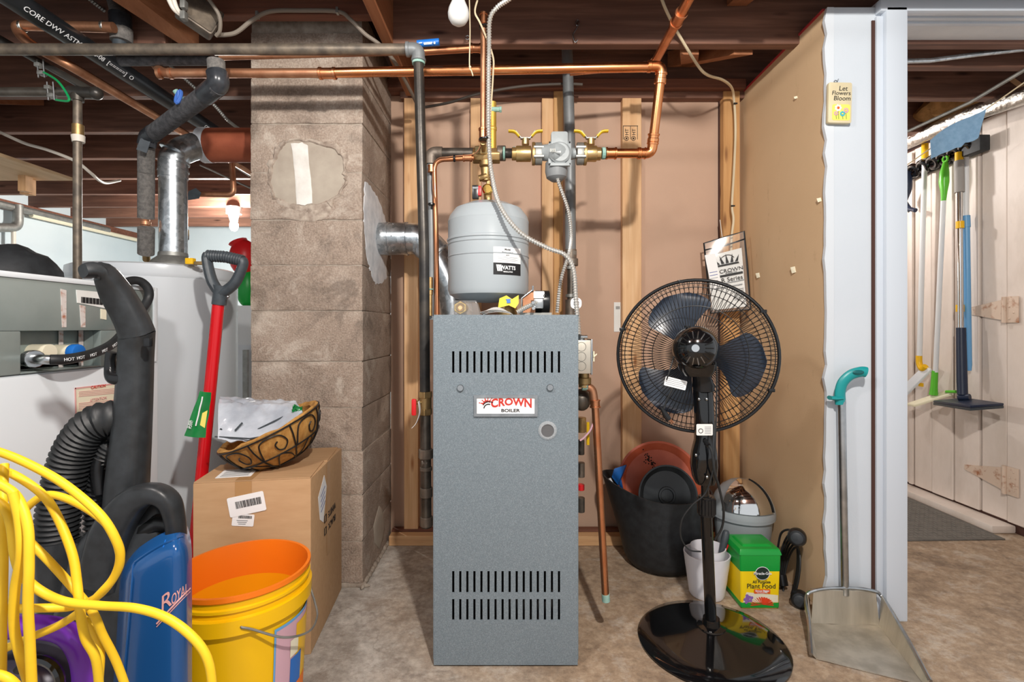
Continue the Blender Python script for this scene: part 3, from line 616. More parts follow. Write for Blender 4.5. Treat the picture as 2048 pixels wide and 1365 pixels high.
nut(sc_, P(963, 302, Yf-.015), (0,-.2,1), .026, .028, 'brass'); nut(sc_, P(972, 328, Yf-.01), (0,0,1), .024, .02, 'brass_dark', n=8)
MB().tube([P(972, 325, Yf), P(972, 350, Yf), P(972, 362, Yf)], [.02, .017, .017], 14).build('neck', 'brass_dark', sc_); nut(sc_, P(966, 355, Yf-.01), (1,0,.3), .012, .03, 'brass_dark', 'port', 8)
MB().cyl(P(977, 360, Yf), P(977, 375, Yf), .008, n=10).build('nipple', 'brass', sc_)
MB().lathe([(.0001, -.012), (.0165, -.012), (.0185, -.008), (.0185, .004), (.014, .008), (.0001, .008)], axis(P(975, 379, Yf-.022), (0,-1,0)), 22).build('vent_cap', 'brass_shiny', sc_)
MB().cyl(P(975, 379, Yf-.01), P(976, 404, Yf), .014, n=12).build('valve_body', 'brass', sc_)
MB().box(P(959, 383, Yf-.03), (.014, .02, .034)).build('lever_hub', 'red_plastic', sc_, bevel=.004); MB().box(P(951, 385, Yf-.03), (.022, .02, .046)).build('lever', 'black_plastic', sc_, bevel=.003); MB().box(P(951, 376, Yf-.0405), (.02, .003, .006)).build('lever_mark', 'grey_print', sc_)
MB().cyl(P(985, 300, Yf+.03), P(985, 205, Yf+.03), .0135, n=16).build('purge_stack', 'stack_brass', sc_); ring(m_ := MB(), P(985, 258, Yf+.03), (0,0,1), .0155, .012); m_.build('stack_ring', 'stack_brass', sc_)
MB().cyl(P(980, 219, Yf+.02), P(1000, 219, Yf+.02), .0085, n=10).build('stack_valve', 'verdigris', sc_); nut(sc_, P(1001, 219, Yf+.02), (1,0,0), .011, .008, 'verdigris')
nut(sc_, P(1003, 307, Yf), (1,0,0), .026, .03, 'fitting_iron', n=16); MB().cyl(P(1007, 307, Yf-.02), P(1030, 307, Yf-.03), .0165, n=14).build('nipple', 'iron_black', sc_)
for px in (1008, 1028): MB().cyl(P(px-2, 307, Yf-.02), P(px+2, 307, Yf-.02), .022, n=14).build('thread_seal', 'verdigris', sc_)
# small copper loop at left of the scoop, riser pipe to the ceiling
lp = thing('copper_feed_tube', P(870, 630, Yf), 'thin copper feed tube running down beside the iron pipe', 'pipe')
MB().tube(bend([P(948, 316, Yf-.03), P(868, 320, Yf-.03), P(873, 500, Yf-.02), P(874, 632, Yf-.02)], .035), .0085, 12).build('pipe', 'copper', lp)
coupling(lp, P(863, 338, Yf-.03), (0,0,1), .0115, .02, 'copper'); coupling(lp, P(935, 316, Yf-.03), (1,0,0), .0115, .025, 'copper')
MB().tube(spl([P(962, 290, Yf-.045), P(948, 308, Yf-.04), P(900, 314, Yf-.042), P(872, 322, Yf-.042), P(866, 370, Yf-.042), P(874, 440, Yf-.032), P(870, 630, Yf-.03)], 8), .0022, 6).build('capillary_wire', 'copper_old', lp)
for px, py, dr in ((909, 317, (1,0,0)), (863, 409, (0,0,1))): nut(lp, P(px, py, Yf-.035), dr, .0125, .007, 'black_plastic', 'cable_tie', 10)
rp = thing('riser_pipe', P(965, 290, 1.59), 'copper riser pipe dropping from the ceiling to the air scoop', 'pipe')
MB().cyl(P(967, 30, 1.59), P(966, 285, 1.60), .0095, n=14).build('pipe', 'copper_old', rp); coupling(rp, P(967, 38, 1.59), (0,0,1), .0112, .03, 'copper'); MB().lathe([(.0112, 0), (.009, .01), (.0001, .013)], axis(P(967, 33, 1.59), (0,0,1)), 14).build('cap', 'copper', rp)
coupling(rp, P(966, 270, 1.60), (0,0,1), .0125, .035, 'copper'); MB().tube([P(966, 283, 1.60), P(967, 300, 1.70)], [.011, .008], 10).build('tip', 'brass_dark', rp)
for py in (55, 279): nut(rp, P(970, py, 1.588), (0,0,1), .02, .006, 'black_plastic', 'cable_tie', 12)
# armoured flexible conduits
cd = thing('flexible_conduit', P(1160, 670, 1.6), 'silver flexible conduit looping past the tank down to the switch box', 'conduit')
mb = MB(); helix_tube(mb, spl([P(1075, -70, 1.41), P(1030, -12, 1.5), P(995, 14, 1.55), P(980, 38, 1.56), P(978, 90, 1.57), P(977, 200, 1.575), P(978, 290, 1.58), P(984, 352, 1.58), P(1000, 412, 1.555), P(1040, 465, 1.54), P(1095, 496, 1.54), P(1130, 510, 1.53), P(1147, 540, 1.52), P(1152, 600, 1.5), P(1158, 670, 1.47)], 8), .0068, .0016, .0085); mb.build('conduit', 'flex', cd)
MB().tube(spl([P(955, 0, 1.57), P(950, 25, 1.57), P(962, 50, 1.57), P(985, 110, 1.59), P(986, 150, 1.59), P(980, 240, 1.59)], 6), .003, 6).build('cable', 'cable_cream', cd)
c2_ = thing('pump_conduit', P(1117, 352, 1.68), 'thin flexible conduit hanging from the circulator pump', 'conduit')
mb = MB(); helix_tube(mb, spl([P(1112, 345, 1.68), P(1118, 368, 1.68), P(1136, 420, 1.7), P(1142, 470, 1.7), P(1137, 510, 1.66), P(1122, 560, 1.66), P(1114, 625, 1.68)], 8), .0058, .0014, .0078); mb.build('conduit', 'flex', c2_)
# grey vertical pipe by the wall
vp = thing('grey_riser_pipe', P(1140, 640, 2.05), 'thick grey vertical pipe between the wall studs', 'pipe')
Yv = 2.05; MB().tube([P(1134, 95, Yv), P(1140, 300, Yv), P(1141, 500, Yv)], .0225, 18).build('pipe', 'pipe_grey', vp); MB().tube([P(1141, 500, Yv), P(1141, 530, Yv)], .025, 18).build('coupling', 'fitting_iron', vp)
nut(vp, P(1142, 507, Yv), (0,0,1), .024, .02, 'galv_dull', n=16); nut(vp, P(1143, 525, Yv), (0,0,1), .0275, .03, 'fitting_iron', n=16)
MB().cyl(P(1142, 530, Yv), P(1142, 600, Yv), .016, n=16).build('nipple', 'iron', vp); MB().cyl(P(1141, 600, Yv), P(1141, 690, Yv), .022, n=16).build('tee', 'fitting_iron', vp)
for py in (536, 592): MB().cyl(P(1141, py-3, Yv), P(1141, py+3, Yv), .021, n=16).build('thread_seal', 'galv_dull', vp)
tg = thing('round_tag', P(1152, 607, 1.62), 'small white round paper tag behind the conduit', 'tag'); MB().prism(rrect(.036, .036, .014), front(P(1152, 607, 1.62)), .001).build('card', 'paper_white', tg); mb = MB(); mb.prism(rrect(.003, .008, .001, 2), front(P(1148, 608, 1.6185)), .001); mb.prism(rrect(.006, .003, .001, 2), front(P(1157, 606, 1.6185)), .001); mb.build('print', 'grey_print', tg); MB().tube(spl([P(1152,600,1.615), P(1157,625,1.6), P(1158,665,1.58)], 5), .0018, 5).build('wire', 'copper_old', tg)
# ---------------------------------------------------------------- circulator pump with brass isolation valves
pu = thing('circulator_pump', P(1120, 310, Yp), 'grey cast circulator pump between two brass valves', 'pump')
pc = P(1119, 308, Yp-.03)
MB().tube([P(1084, 306, Yp), P(1096, 306, Yp-.01), P(1112, 306, Yp-.035), P(1128, 306, Yp-.02), P(1140, 308, Yp), P(1151, 307, Yp)], [.026, .028, .033, .03, .021, .018], 18).build('volute', 'pump_grey', pu)
MB().prism(rrect(.076, .082, .012), front(pc+Vector((0,.01,0))), .016).build('cover_plate', 'pump_grey', pu, bevel=.002)
MB().lathe([(.036, 0), (.036, .01), (.03, .016), (.0001, .018)], axis(pc+Vector((0,-.004,0)), (0,-1,0)), 28).build('cover_disc', 'pump_grey', pu)
MB().prism(rrect(.056, .05, .008), front(P(1118, 282, Yp-.02)), .02).build('terminal_box', 'pump_grey', pu, bevel=.003)
MB().lathe([(.036, 0), (.038, .03), (.034, .05), (.018, .062), (.0001, .064)], axis(P(1112, 326, Yp-.005), (.03,0,-1)), 26).build('motor_can', 'pump_dark', pu)
MB().prism([(-.034,-.045), (.034,-.045), (.03,-.034), (-.03,-.034)], front(pc+Vector((0,-.006,0))), .012).build('cover_lip', 'pump_grey', pu, bevel=.002)
for sx_ in (-1, 1):
    for sz_ in (-1, 1): MB().sphere(pc+Vector((sx_*.033, -.008, sz_*.036)), (.003,.002,.003), nu=8, nv=6).build('screw', 'black_print', pu)
mb = MB()
for k in range(4): mb.box(P(1101+3*k, 301, Yp-.0685), (.0022, .002, .011))
mb.build('cast_mark', 'galv_dull', pu)
MB().prism([(-.012,0), (.006,.003), (.006,-.003)], front(P(1118, 304, Yp-.0712)), .001).build('flow_arrow', 'galv_dull', pu)
for sg, px0 in ((-1, 1077), (1, 1160)):
    MB().tube([P(px0-7, 308, Yp), P(px0+7, 308, Yp)], .033, 22, sq=(1.15, .85)).build('flange', 'galv_dull', pu, bevel=.003); MB().tube([P(px0-10*(-sg)-3, 308, Yp), P(px0-10*(-sg)+3, 308, Yp)], .034, 22, sq=(1.15,.85)).build('valve_flange', 'brass_dark', pu, bevel=.002)
    for dz in (.026, -.03): nut(pu, P(px0, 308, Yp)+Vector((0,-.024,dz*.55)), (1,0,0), .0062, .034, 'galv_dull', 'bolt')
def iso_valve(px, sg, label):
    v = thing('isolation_valve', P(px, 310, Yp), label, 'valve', 'brass valves beside the pump')
    MB().cyl(P(px-15, 308, Yp), P(px+15, 308, Yp), .0265, n=20).build('body', 'brass', v, bevel=.003); nut(v, P(px+sg*17, 308, Yp), (1,0,0), .023, .022, 'brass', n=8)
    MB().cyl(P(px+4, 290, Yp), P(px+4, 278, Yp), .0125, n=12).build('stem', 'brass', v)
    c = P(px+4, 277, Yp); mb = MB(); mb.box(c, (.034, .016, .005))
    for s in (-1, 1): mb.hexa([c+Vector((s*.014,-.008,-.003)), c+Vector((s*.034,-.008,.022)), c+Vector((s*.034,.008,.022)), c+Vector((s*.014,.008,-.003)), c+Vector((s*.014,-.008,.002)), c+Vector((s*.032,-.008,.027)), c+Vector((s*.032,.008,.027)), c+Vector((s*.014,.008,.002))])
    mb.build('lever', 'galv_dull', v, bevel=.001)
    for s in (-1, 1): MB().tube(bend([c+Vector((s*.02,0,.006)), c+Vector((s*.036,0,.024)), c+Vector((s*.058,0,.025))], .012), .0085, 10, sq=(.6,1.1)).build('grip', 'yellow_dip', v)
    return v
iso_valve(1047, -1, 'brass valve with yellow wing handle left of the pump'); iso_valve(1178, 1, 'brass valve with yellow wing handle right of the pump')
nut(pu, P(1207, 307, Yp), (1,0,0), .02, .012, 'verdigris', 'thread_seal', 14)
# ---------------------------------------------------------------- expansion tank
Yt = 1.72; tc_ = P(977, 0, Yt); tk = thing('expansion_tank', (tc_.x, Yt, 1.04), 'grey steel expansion tank hanging above the boiler', 'tank'); R = .138
z0t, z1t = P(0, 606, Yt).z, P(0, 406, Yt).z; Lz = z1t-z0t
prof = [(.02, 0), (.07, .004), (.112, .014), (.132, .026), (R, .042), (R, .205), (R+.0035, .208), (R+.0035, .214), (R, .217), (R, Lz-.075), (R+.001, Lz-.07), (R-.004, Lz-.052), (.115, Lz-.026), (.075, Lz-.008), (.03, Lz), (.0001, Lz)]
MB().lathe(prof, Matrix.Translation((tc_.x, Yt, z0t)), 64).build('shell', 'tank_grey', tk, smooth=25)
for py in (478, 505): MB().lathe([(R+.0002, -.003), (R+.0025, 0), (R+.0002, .003)], Matrix.Translation((tc_.x, Yt, P(0, py, Yt-R).z)), 64, close=False).build('seam', 'tank_grey', tk)
MB().lathe([(.012, 0), (.012, .02)], Matrix.Translation((tc_.x, Yt, z1t-.004)), 12).build('nipple', 'brass_dark', tk)
def wrap(v, r=R+.0008): a = v.x/r; return Vector((r*math.sin(a), v.y, r*math.cos(a)+v.z))
Mt = front((tc_.x, Yt, 0))
def patch(x0, x1, z0, z1, m_, off, nm): 
    mb = MB(); k = 12
    vs = [Mt @ wrap(Vector((x0+(x1-x0)*i/k, z, off))) for z in (z0, z1) for i in range(k+1)]
    return mb.add(vs, [(i, i+1, k+2+i, k+1+i) for i in range(k)]).build(nm, m_, tk)
zl = lambda py: H-(py-CY)*(Yt-R)/F
tlab = patch(.022, .125, zl(525), zl(493), 'paper_white', 0, 'label'); tbnd = patch(.022, .125, zl(549), zl(525), 'black_print', 0, 'label_band')
def ttext(s_, size, x, py, m_, **k): z = zl(py); return text(s_, size, Mt, m_, tbnd if m_ == 'white_print' else tlab, warp=lambda v: wrap(Vector((v.x+x, v.y+z, v.z+.0006))), **k)
ttext('Model', .0085, .07, 498, 'black_print', bold=.0002); ttext('Pressurized', .0085, .07, 504, 'black_print'); ttext('and', .008, .07, 509, 'black_print')
for k in range(4): patch(.035, .11-.008*(k % 2), zl(513.6+2.6*k), zl(513+2.6*k), 'grey_print', .0006, 'fine_print')
ttext('WATTS', .017, .072, 535, 'white_print', bold=.0006); ttext('REGULATOR', .006, .072, 543, 'white_print', bold=.0002)
for k in range(3):
    z_a, z_b = zl(542), zl(529); x = .031+.006*k
    mb = MB(); mb.add([Mt @ wrap(Vector((xx, zz_, .0006))) for xx, zz_ in ((x, z_b), (x+.005, z_b), (x+.009, z_a), (x+.004, z_a))], [(0, 1, 2, 3)]).build('logo_bar', 'white_print', tbnd)
# ---------------------------------------------------------------- flue connector of the boiler
fl = thing('flue_connector', (CX1, 2.05, 1.3), 'shiny galvanized flue pipe entering the chimney side', 'flue pipe')
fa = Vector((CX1-.01, 2.06, P(0, 478, 2.06).z)); fb = fa+Vector((.13,0,0)); fc = fb+Vector((.13, -.02, -.075)); fd = fc+Vector((.06,-.02,-.13))
MB().tube([fa, fb], .066, 32, caps=False).build('pipe', 'galvanized', fl, solid=.001)
MB().tube(bend([fb, fb+Vector((.05,0,0)), fc, fd], .07), .064, 32, caps=False).build('elbow', 'galvanized', fl, solid=.001)
for q, d in ((fa+Vector((.05,0,0)), (1,0,0)), (fb-Vector((.006,0,0)), (1,0,0)), (fb+Vector((.055,0,-.01)), (1,0,-.3)), (fc, (1,-.1,-1))): ring(m_ := MB(), q, d, .069, .012); m_.build('bead', 'galvanized', fl)
MB().tube([fd, Vector((fd.x+.02, 2.0, BZ))], .064, 32, caps=False).build('pipe', 'galvanized', fl)
for k in range(5): MB().sphere(fa+Vector((.075, -.066*math.cos(.5*k-1), .066*math.sin(.5*k-1))), .0025, nu=6, nv=4).build('rivet', 'steel', fl)
# ---------------------------------------------------------------- on top of the boiler
pk = thing('brass_fitting_pack', P(930, 628, 1.48), 'brass hex fitting in clear plastic packaging on the boiler top', 'fitting')
x0, x1 = P(905,0,1.47).x, P(962,0,1.47).x; zt = BZ+.043
mb = MB(); mb.hexa([(x0-.006,1.44,BZ), (x1,1.44,BZ), (x1,1.53,BZ), (x0,1.53,BZ), (x0+.003,1.445,zt), (x1-.012,1.445,zt), (x1-.012,1.53,zt-.004), (x0+.003,1.53,zt-.004)]); mb.build('blister', 'clear_film', pk, bevel=.003)
c = Vector((P(921,0,1.47).x, 1.462, BZ+.022)); nut(pk, c, (.12,-1,.05), .02, .016, 'brass_shiny'); MB().lathe([(.007,0),(.013,.002),(.014,.006),(.011,.008),(.006,.003)], axis(c+Vector((.0006,-.008,0)), (.12,-1,.05)), 20).build('bore', 'brass', pk); MB().cyl(c+Vector((0,.008,0)), c+Vector((.006,.04,0)), .015, n=16).build('thread', 'brass', pk)
gv = thing('vent_damper', P(1085, 628, 1.6), 'vent damper motor with a bracket and conduit on the boiler top', 'motor')
Yd = 1.6; zb = BZ+.001
MB().cyl(P(1070, 604, Yd), P(1099, 604, Yd), .036, n=28).build('motor', 'black_plastic', gv, bevel=.004)
MB().prism(rrect(.034, .022, .002, 1), front(P(1078, 590, Yd-.038)), .001).build('motor_label', 'paper', gv); MB().tube(arc_pts(P(1090, 592, Yd-.0395), (1,0,0), (0,0,1), .004, 0, 5, 10), .0012, 5).build('label_mark', 'black_print', gv)
MB().prism([(-.0, 0), (.0, .058), (.036, .085), (.04, .085), (.04, 0)], front((P(1044,0,Yd).x, Yd+.01, BZ)), .003).build('bracket', 'copper_old', gv); MB().tube([(P(1044,0,Yd).x, Yd+.005, BZ), (P(1044,0,Yd).x, Yd+.005, BZ+.058), (P(1066,0,Yd).x, Yd+.005, BZ+.085)], .003, 8).build('bracket_edge', 'steel', gv)
MB().box(P(1077, 608, Yd-.045), (.03, .02, .03)).build('clamp', 'steel', gv, bevel=.004); mb = MB(); helix_tube(mb, spl([P(1034, 625, Yd-.05), P(1050, 616, Yd-.05), P(1075, 605, Yd-.05)], 6), .007, .0012, .006); mb.build('conduit', 'flex', gv)
for px, py in ((1066, 606), (1067, 617)): nut(gv, P(px, py, Yd-.055), (0,-1,0), .006, .012, 'steel', 'screw')
MB().cyl(P(1066, 582, Yd), P(1066, 572, Yd), .003, n=8).build('pin', 'steel', gv)
MB().bb(P(1040,0,Yd).x, P(1102,0,Yd).x, Yd-.03, Yd+.06, zb-.001, zb+.01).build('base', 'galv_dull', gv)
ms = thing('relief_valve', P(1015, 628, 1.66), 'brass relief valve with a yellow warning tag under the tank', 'valve')
MB().lathe([(.03,0),(.034,.02),(.026,.05),(.012,.055),(.012,.075)], Matrix.Translation((P(1015,0,1.66).x, 1.66, BZ)), 22).build('body', 'brass_dark', ms)
MB().prism([(-.035,-.02), (-.028,.012), (-.005,.02), (.012,.006), (.034,.018), (.032,-.01), (.02,-.026), (-.0,-.014)], frame(P(1017, 603, 1.6), (1,0,.08), (0,.3,1)), .0012).build('tag', 'mg_yellow', ms); MB().prism([(-.006,-.008), (.006,-.008), (.006,.002), (.009,.006), (-.009,.006), (-.006,.002)], frame(P(1017, 602, 1.597), (1,0,.08), (0,.3,1)), .001).build('tag_mark', 'blue_plastic', ms)
pa = thing('instruction_sheets', P(1005, 628, 1.45), 'loose white instruction sheets curled on the boiler top', 'paper')
for k in range(3):
    mb = MB(); mb.grid(lambda u, v: Vector((P(968,0,1.47).x+u*.085-.004*k, 1.42+.09*v, BZ+.002+.003*k+.018*math.sin(u*math.pi)*(.4+.6*v))), 10, 4); mb.build('sheet', 'paper', pa, solid=.0006)
# ---------------------------------------------------------------- right of the boiler: switch box and drain pipe
sb = thing('switch_box', P(1170, 715, 1.5), 'brushed steel electrical switch box on the boiler side', 'switch box')
MB().bb(BX1+.0005, P(1182,0,1.45).x, 1.45, 1.53, P(0,748,1.45).z, P(0,681,1.45).z).build('box', 'steel_brushed', sb, bevel=.002); MB().bb(P(1182,0,1.45).x, P(1185,0,1.45).x, 1.447, 1.533, P(0,750,1.45).z, P(0,679,1.45).z).build('cover', 'steel', sb, bevel=.001)
for py in (694, 714, 733): MB().tube(arc_pts(P(1163, py, 1.4495), (1,0,0), (0,0,1), .013, 0, 6.2832, 20)[:-1], .0006, 4, closed=True).build('knockout', 'galv_dull', sb)
MB().box(P(1187, 713, 1.49), (.004, .014, .03)).build('switch_plate', 'ivory', sb); MB().hexa([P(1187,712,1.48), P(1187,712,1.5), P(1187,716,1.5), P(1187,716,1.48), P(1194,707,1.48), P(1194,707,1.5), P(1194,710,1.5), P(1194,710,1.48)]).build('toggle', 'ivory', sb)
nut(sb, P(1162, 676, 1.48), (0,0,1), .011, .014, 'steel', 'connector', 10); nut(sb, P(1168, 674, 1.465), (1,0,0), .005, .02, 'steel', 'screw')
dr = thing('copper_drain_pipe', P(1212, 1205, 1.52), 'copper discharge pipe leaning down to the floor right of the boiler', 'pipe')
Yr = 1.52; d0, d1, d2 = P(1168, 772, Yr), P(1185, 778, Yr), P(1212, 1203, Yr)
MB().tube(bend([d0, d1, P(1190, 812, Yr)], .02), .0125, 14).build('elbow', 'copper_old', dr); coupling(dr, P(1190, 808, Yr), (.03,0,-1), .0145, .02, 'copper'); MB().cyl(P(1190, 808, Yr), P(1211, 1192, Yr), .0112, n=16).build('pipe', 'copper', dr); MB().cyl(P(1211, 1188, Yr), d2, .0122, n=14).build('corroded_end', 'verdigris', dr)
MB().cyl(d0-Vector((.006,0,0)), d0+Vector((.01,0,0)), .015, n=12).build('thread_seal', 'verdigris', dr)
nut(dr, P(1168, 762, Yr), (0,0,1), .022, .02, 'brass_dark', 'valve_flange', 16); MB().cyl(P(1168, 745, Yr), P(1168, 775, Yr), .016, n=14).build('valve_body', 'brass_dark', dr); MB().sphere(P(1163, 800, Yr+.05), (.03,.03,.035), nu=14, nv=10).build('valve_bowl', 'iron', dr)
MB().cyl(P(1176, 845, Yr+.03), P(1176, 890, Yr+.03), .005, n=8).build('lever', 'yellow_dip', dr); MB().tube(spl([P(1160, 882, Yr), P(1168, 876, Yr), P(1180, 862, Yr), P(1186, 848, Yr)], 5), .003, 6).build('wire', 'flower_pink', dr)
for py, rr, mm in ((850, .018, 'brass_dark'), (895, .012, 'iron'), (940, .013, 'fitting_iron'), (975, .012, 'red_plastic'), (1010, .013, 'iron')): nut(dr, P(1162, py, 1.72), (0,0,1), rr, .05 if py != 975 else .02, mm, 'manifold', 12)
# ---------------------------------------------------------------- ceiling clutter at left
ab = thing('black_drain_pipe', (-1.45, 1.6, 1.9), 'black plastic drain pipe with white print running back under the joists', 'pipe')
MB().cyl((-1.45, 1.0, 1.905), (-1.45, 3.3, 1.905), .031, n=22).build('pipe', 'abs', ab)
Mab = frame((-1.45+.031*.72, 1.43, 1.905-.031*.72), (0,1,0), (-.7,0,-.7)); 
text('CORE DWV ASTM F-628-08  [=====]  O', .021, frame((-1.45+.031*.78, 1.46, 1.905-.031*.66), (0,1,0), (.66,0,.78)), 'white_print', ab, ax='LEFT', sx=1.15)
text('CORE DWV  F-628', .02, frame((-1.45+.031*.78, 2.32, 1.905-.031*.66), (0,1,0), (.66,0,.78)), 'white_print', ab, ax='LEFT', sx=1.1)
rd = run('copper_waste_pipe', [P(228, 55, 1.69), P(28, 50, 1.69), P(52, 84, 1.69), Vector((-1.545, 1.75, 1.865)), Vector((-1.545, 3.2, 1.865))], .0165, 'copper_old', 'dull copper pipe running back beside the black drain pipe', br=.03)
for px in (45, 208): nut(rd, P(px, 53, 1.69), (1,0,0), .0185, .01, 'solder', 'solder_ring', 14)
ip = thing('iron_branch_pipe', P(155, 560, 1.65), 'old iron pipe with a tee and a long vertical drop behind the washer', 'pipe')
tee = P(155, 184, 1.65)
MB().cyl(Vector((-3.2, 1.65, tee.z)), tee, .0145, n=14).build('pipe', 'iron', ip); MB().cyl(tee, (tee.x, 1.65, .02), .0122, n=14).build('drop', 'iron_dusty', ip)
MB().cyl(P(140, 184, 1.65), P(196, 187, 1.65), .019, n=14).build('tee', 'iron_black', ip); MB().cyl(tee, tee-Vector((0,0,.03)), .018, n=14).build('tee_neck', 'iron_black', ip); ep = P(192, 187, 1.65)
MB().cyl(ep, P(-60, 44, 1.66), .012, n=14).build('pipe', 'iron_black', ip); MB().sphere(ep, .0205, nu=14, nv=10).build('elbow', 'iron_black', ip)
MB().cyl(P(156, 250, 1.65), P(156, 275, 1.65), .0165, n=14).build('repair_sleeve', 'brass_dark', ip); MB().cyl(P(156, 272, 1.65), P(157, 285, 1.65), .019, .017, n=14).build('drip', 'cable_white', ip)
cl = thing('ground_clamp', P(95, 150, 1.63), 'green ground wire with two metal clamps on the iron pipes', 'ground wire')
MB().tube(spl([P(88, 145, 1.62), P(115, 162, 1.6), P(135, 190, 1.6), P(136, 202, 1.6), P(112, 200, 1.61)], 8), .0035, 8).build('wire', 'green_wire', cl)
for px, py in ((78, 135), (98, 180)):
    MB().box(P(px, py-4, 1.625), (.018, .02, .012)).build('clamp_jaw', 'galv_dull', cl, bevel=.002); MB().box(P(px+6, py+12, 1.625), (.018, .02, .012)).build('clamp_jaw', 'galv_dull', cl, bevel=.002)
    for dx in (-4, 8): MB().cyl(P(px+dx, py-16, 1.62), P(px+dx+3, py+20, 1.62), .0025, n=6).build('clamp_screw', 'steel', cl)
ins = thing('insulated_pipe', P(292, 520, 1.9), 'foam insulated pipe bent with black tape above the water heater', 'pipe')
i0, i1, i2, i3 = P(432, 122, 1.575), P(436, 172, 1.575), P(300, 272, 1.86), P(292, 512, 1.95)
MB().cyl(i0, P(434, 150, 1.575), .026, n=20).build('foam_sleeve', 'foam_light', ins); MB().cyl(i1, i2, .0285, n=20).build('foam_sleeve', 'foam', ins)
MB().tube(bend([P(434, 146, 1.575), P(438, 168, 1.572), i1.lerp(i2, .16)], .03), .0315, 18).build('tape_wrap', 'tape', ins); MB().tube(bend([i1.lerp(i2, .93), P(296, 274, 1.86), P(293, 292, 1.865)], .02), .0305, 18).build('tape_wrap', 'tape', ins)
mb = MB(); q = P(278, 288, 1.83); mb.hexa([q+Vector(v) for v in ((-.01,0,-.02),(.02,.01,-.03),(.02,.012,-.03),(-.01,.002,-.02),(.005,0,.02),(.04,.01,.03),(.04,.012,.03),(.005,.002,.02))]).build('tape_flap', 'slate', ins)
for a, b2 in ((292, 345), (347, 437), (457, 508)): MB().cyl(P(292.5, a, 1.88), P(292, b2, 1.92), .0275, n=20).build('foam_sleeve', 'foam_light', ins)
MB().cyl(P(292, 430, 1.91), P(292, 460, 1.92), .012, n=12).build('pipe', 'copper', ins); nut(ins, P(291, 447, 1.915), (0,0,1), .019, .016, 'copper_old', n=10); MB().cyl(P(292, 505, 1.92), P(293, 520, 1.95), .013, n=12).build('pipe', 'brass_dark', ins)
v_ = i1.lerp(i2, .4); MB().cyl(v_, v_+Vector((-.03,-.02,.05)), .009, n=10).build('valve_stem', 'verdigris', ins)
mb = MB(); h_ = P(357, 194, 1.66); mb.tube(arc_pts(h_, (.35,0,.2), (0,.3,1), .022, 0, 6.2832, 14)[:-1], .006, 8, closed=True); mb.cyl(h_+Vector((0,0,-.02)), h_+Vector((0,0,.02)), .005, n=8); mb.build('valve_wheel', 'blue_valve', ins)
MB().cyl(P(240, 122, 1.64), P(427, 121, 1.64), .0155, n=16).build('foam_sleeve', 'foam', ins)
vs_ = thing('grey_vent_sleeve', P(240, 60, 1.72), 'short grey taped pipe sleeve hanging between the joists at upper left', 'pipe'); MB().cyl(P(229, 0, 1.8), P(238, 34, 1.74), .024, n=16).build('sleeve', 'foam_light', vs_); MB().cyl(P(240, 30, 1.74), P(242, 60, 1.74), .034, n=18).build('tape_wrap', 'tape', vs_); MB().cyl(P(243, 58, 1.74), P(243, 84, 1.74), .033, n=18).build('sleeve_end', 'foam_light', vs_); MB().cyl(P(240, 84, 1.74), P(240, 95, 1.74), .022, n=16).build('pipe', 'slate', vs_)
jb = thing('junction_box', P(400, 40, 1.6), 'dusty metal junction box fixed to the slanted joist at top', 'junction box')
Mj = frame(P(398, 38, 1.66), (.75,.55,-.42), (0,.15,1)); MB().prism(rrect(.11, .1, .008, 2), Mj, .04).build('box', 'fitting_iron', jb, bevel=.003); MB().prism(rrect(.1, .09, .006, 2), Mj @ Matrix.Translation((0,0,.041)), .003).build('lid', 'iron_dusty', jb)
for k in range(2): MB().tube(spl([P(336+10*k, -5, 1.55), P(348+6*k, 18, 1.56), P(366, 32, 1.58)], 6), .007, 10).build('cable', 'cable_white', jb); MB().box(P(368, 10+22*k, 1.57), (.016,.02,.026)).build('cable_clamp', 'galv_dull', jb, bevel=.003)
wc = thing('ceiling_cable', P(520, 35, 1.70), 'grey sheathed cable looping over the chimney header', 'cable')
MB().tube(spl([P(432, 70, 1.66), P(470, 66, 1.67), P(505, 40, 1.69), P(540, 23, 1.70), P(600, 21, 1.70), P(675, 23, 1.70), P(700, 38, 1.70), P(730, 68, 1.72), P(760, 90, 1.74), P(790, 125, 1.8), P(820, 180, 1.95), P(832, 205, 2.05)], 7), .0068, 10).build('cable', 'cable_grey', wc)
MB().tube(spl([P(415, -5, 1.6), P(438, 30, 1.62), P(440, 60, 1.64), P(432, 72, 1.65)], 6), .006, 8).build('cable', 'cable_grey', wc)
for px, py in ((515, 30), (675, 22)): MB().box(P(px, py, 1.70), (.008, .016, .02)).build('staple', 'galv_dull', wc)
wd = thing('wall_cable', P(860, 215, 2.1), 'thin dark cable sagging across the top of the back wall', 'cable'); MB().tube(spl([P(836, 217, 2.15), P(900, 205, 2.15), P(960, 187, 2.14), P(1050, 172, 2.12), P(1128, 168, 2.1), P(1165, 169, 2.1)], 7), .006, 8).build('cable', 'cable_dark', wd)
nm_ = thing('cream_cable', P(1470, 460, 2.15), 'cream electrical cable draping over the joist and down the corner stud', 'cable')
MB().tube(spl([P(1320, -12, 1.68), P(1332, 20, 1.70), P(1355, 65, 1.76), P(1395, 130, 1.85), P(1415, 150, 1.9), P(1445, 160, 2.0), P(1463, 175, 2.1), P(1468, 200, 2.17), P(1471, 260, 2.17), P(1468, 340, 2.17), P(1464, 410, 2.17), P(1467, 440, 2.17), P(1463, 480, 2.17), P(1462, 560, 2.17)], 8), .0052, 8).build('cable', 'cable_cream', nm_)
for px, py in ((1471, 207), (1466, 412)): MB().box(P(px, py, 2.163), (.016, .004, .006)).build('staple', 'black_print', nm_)
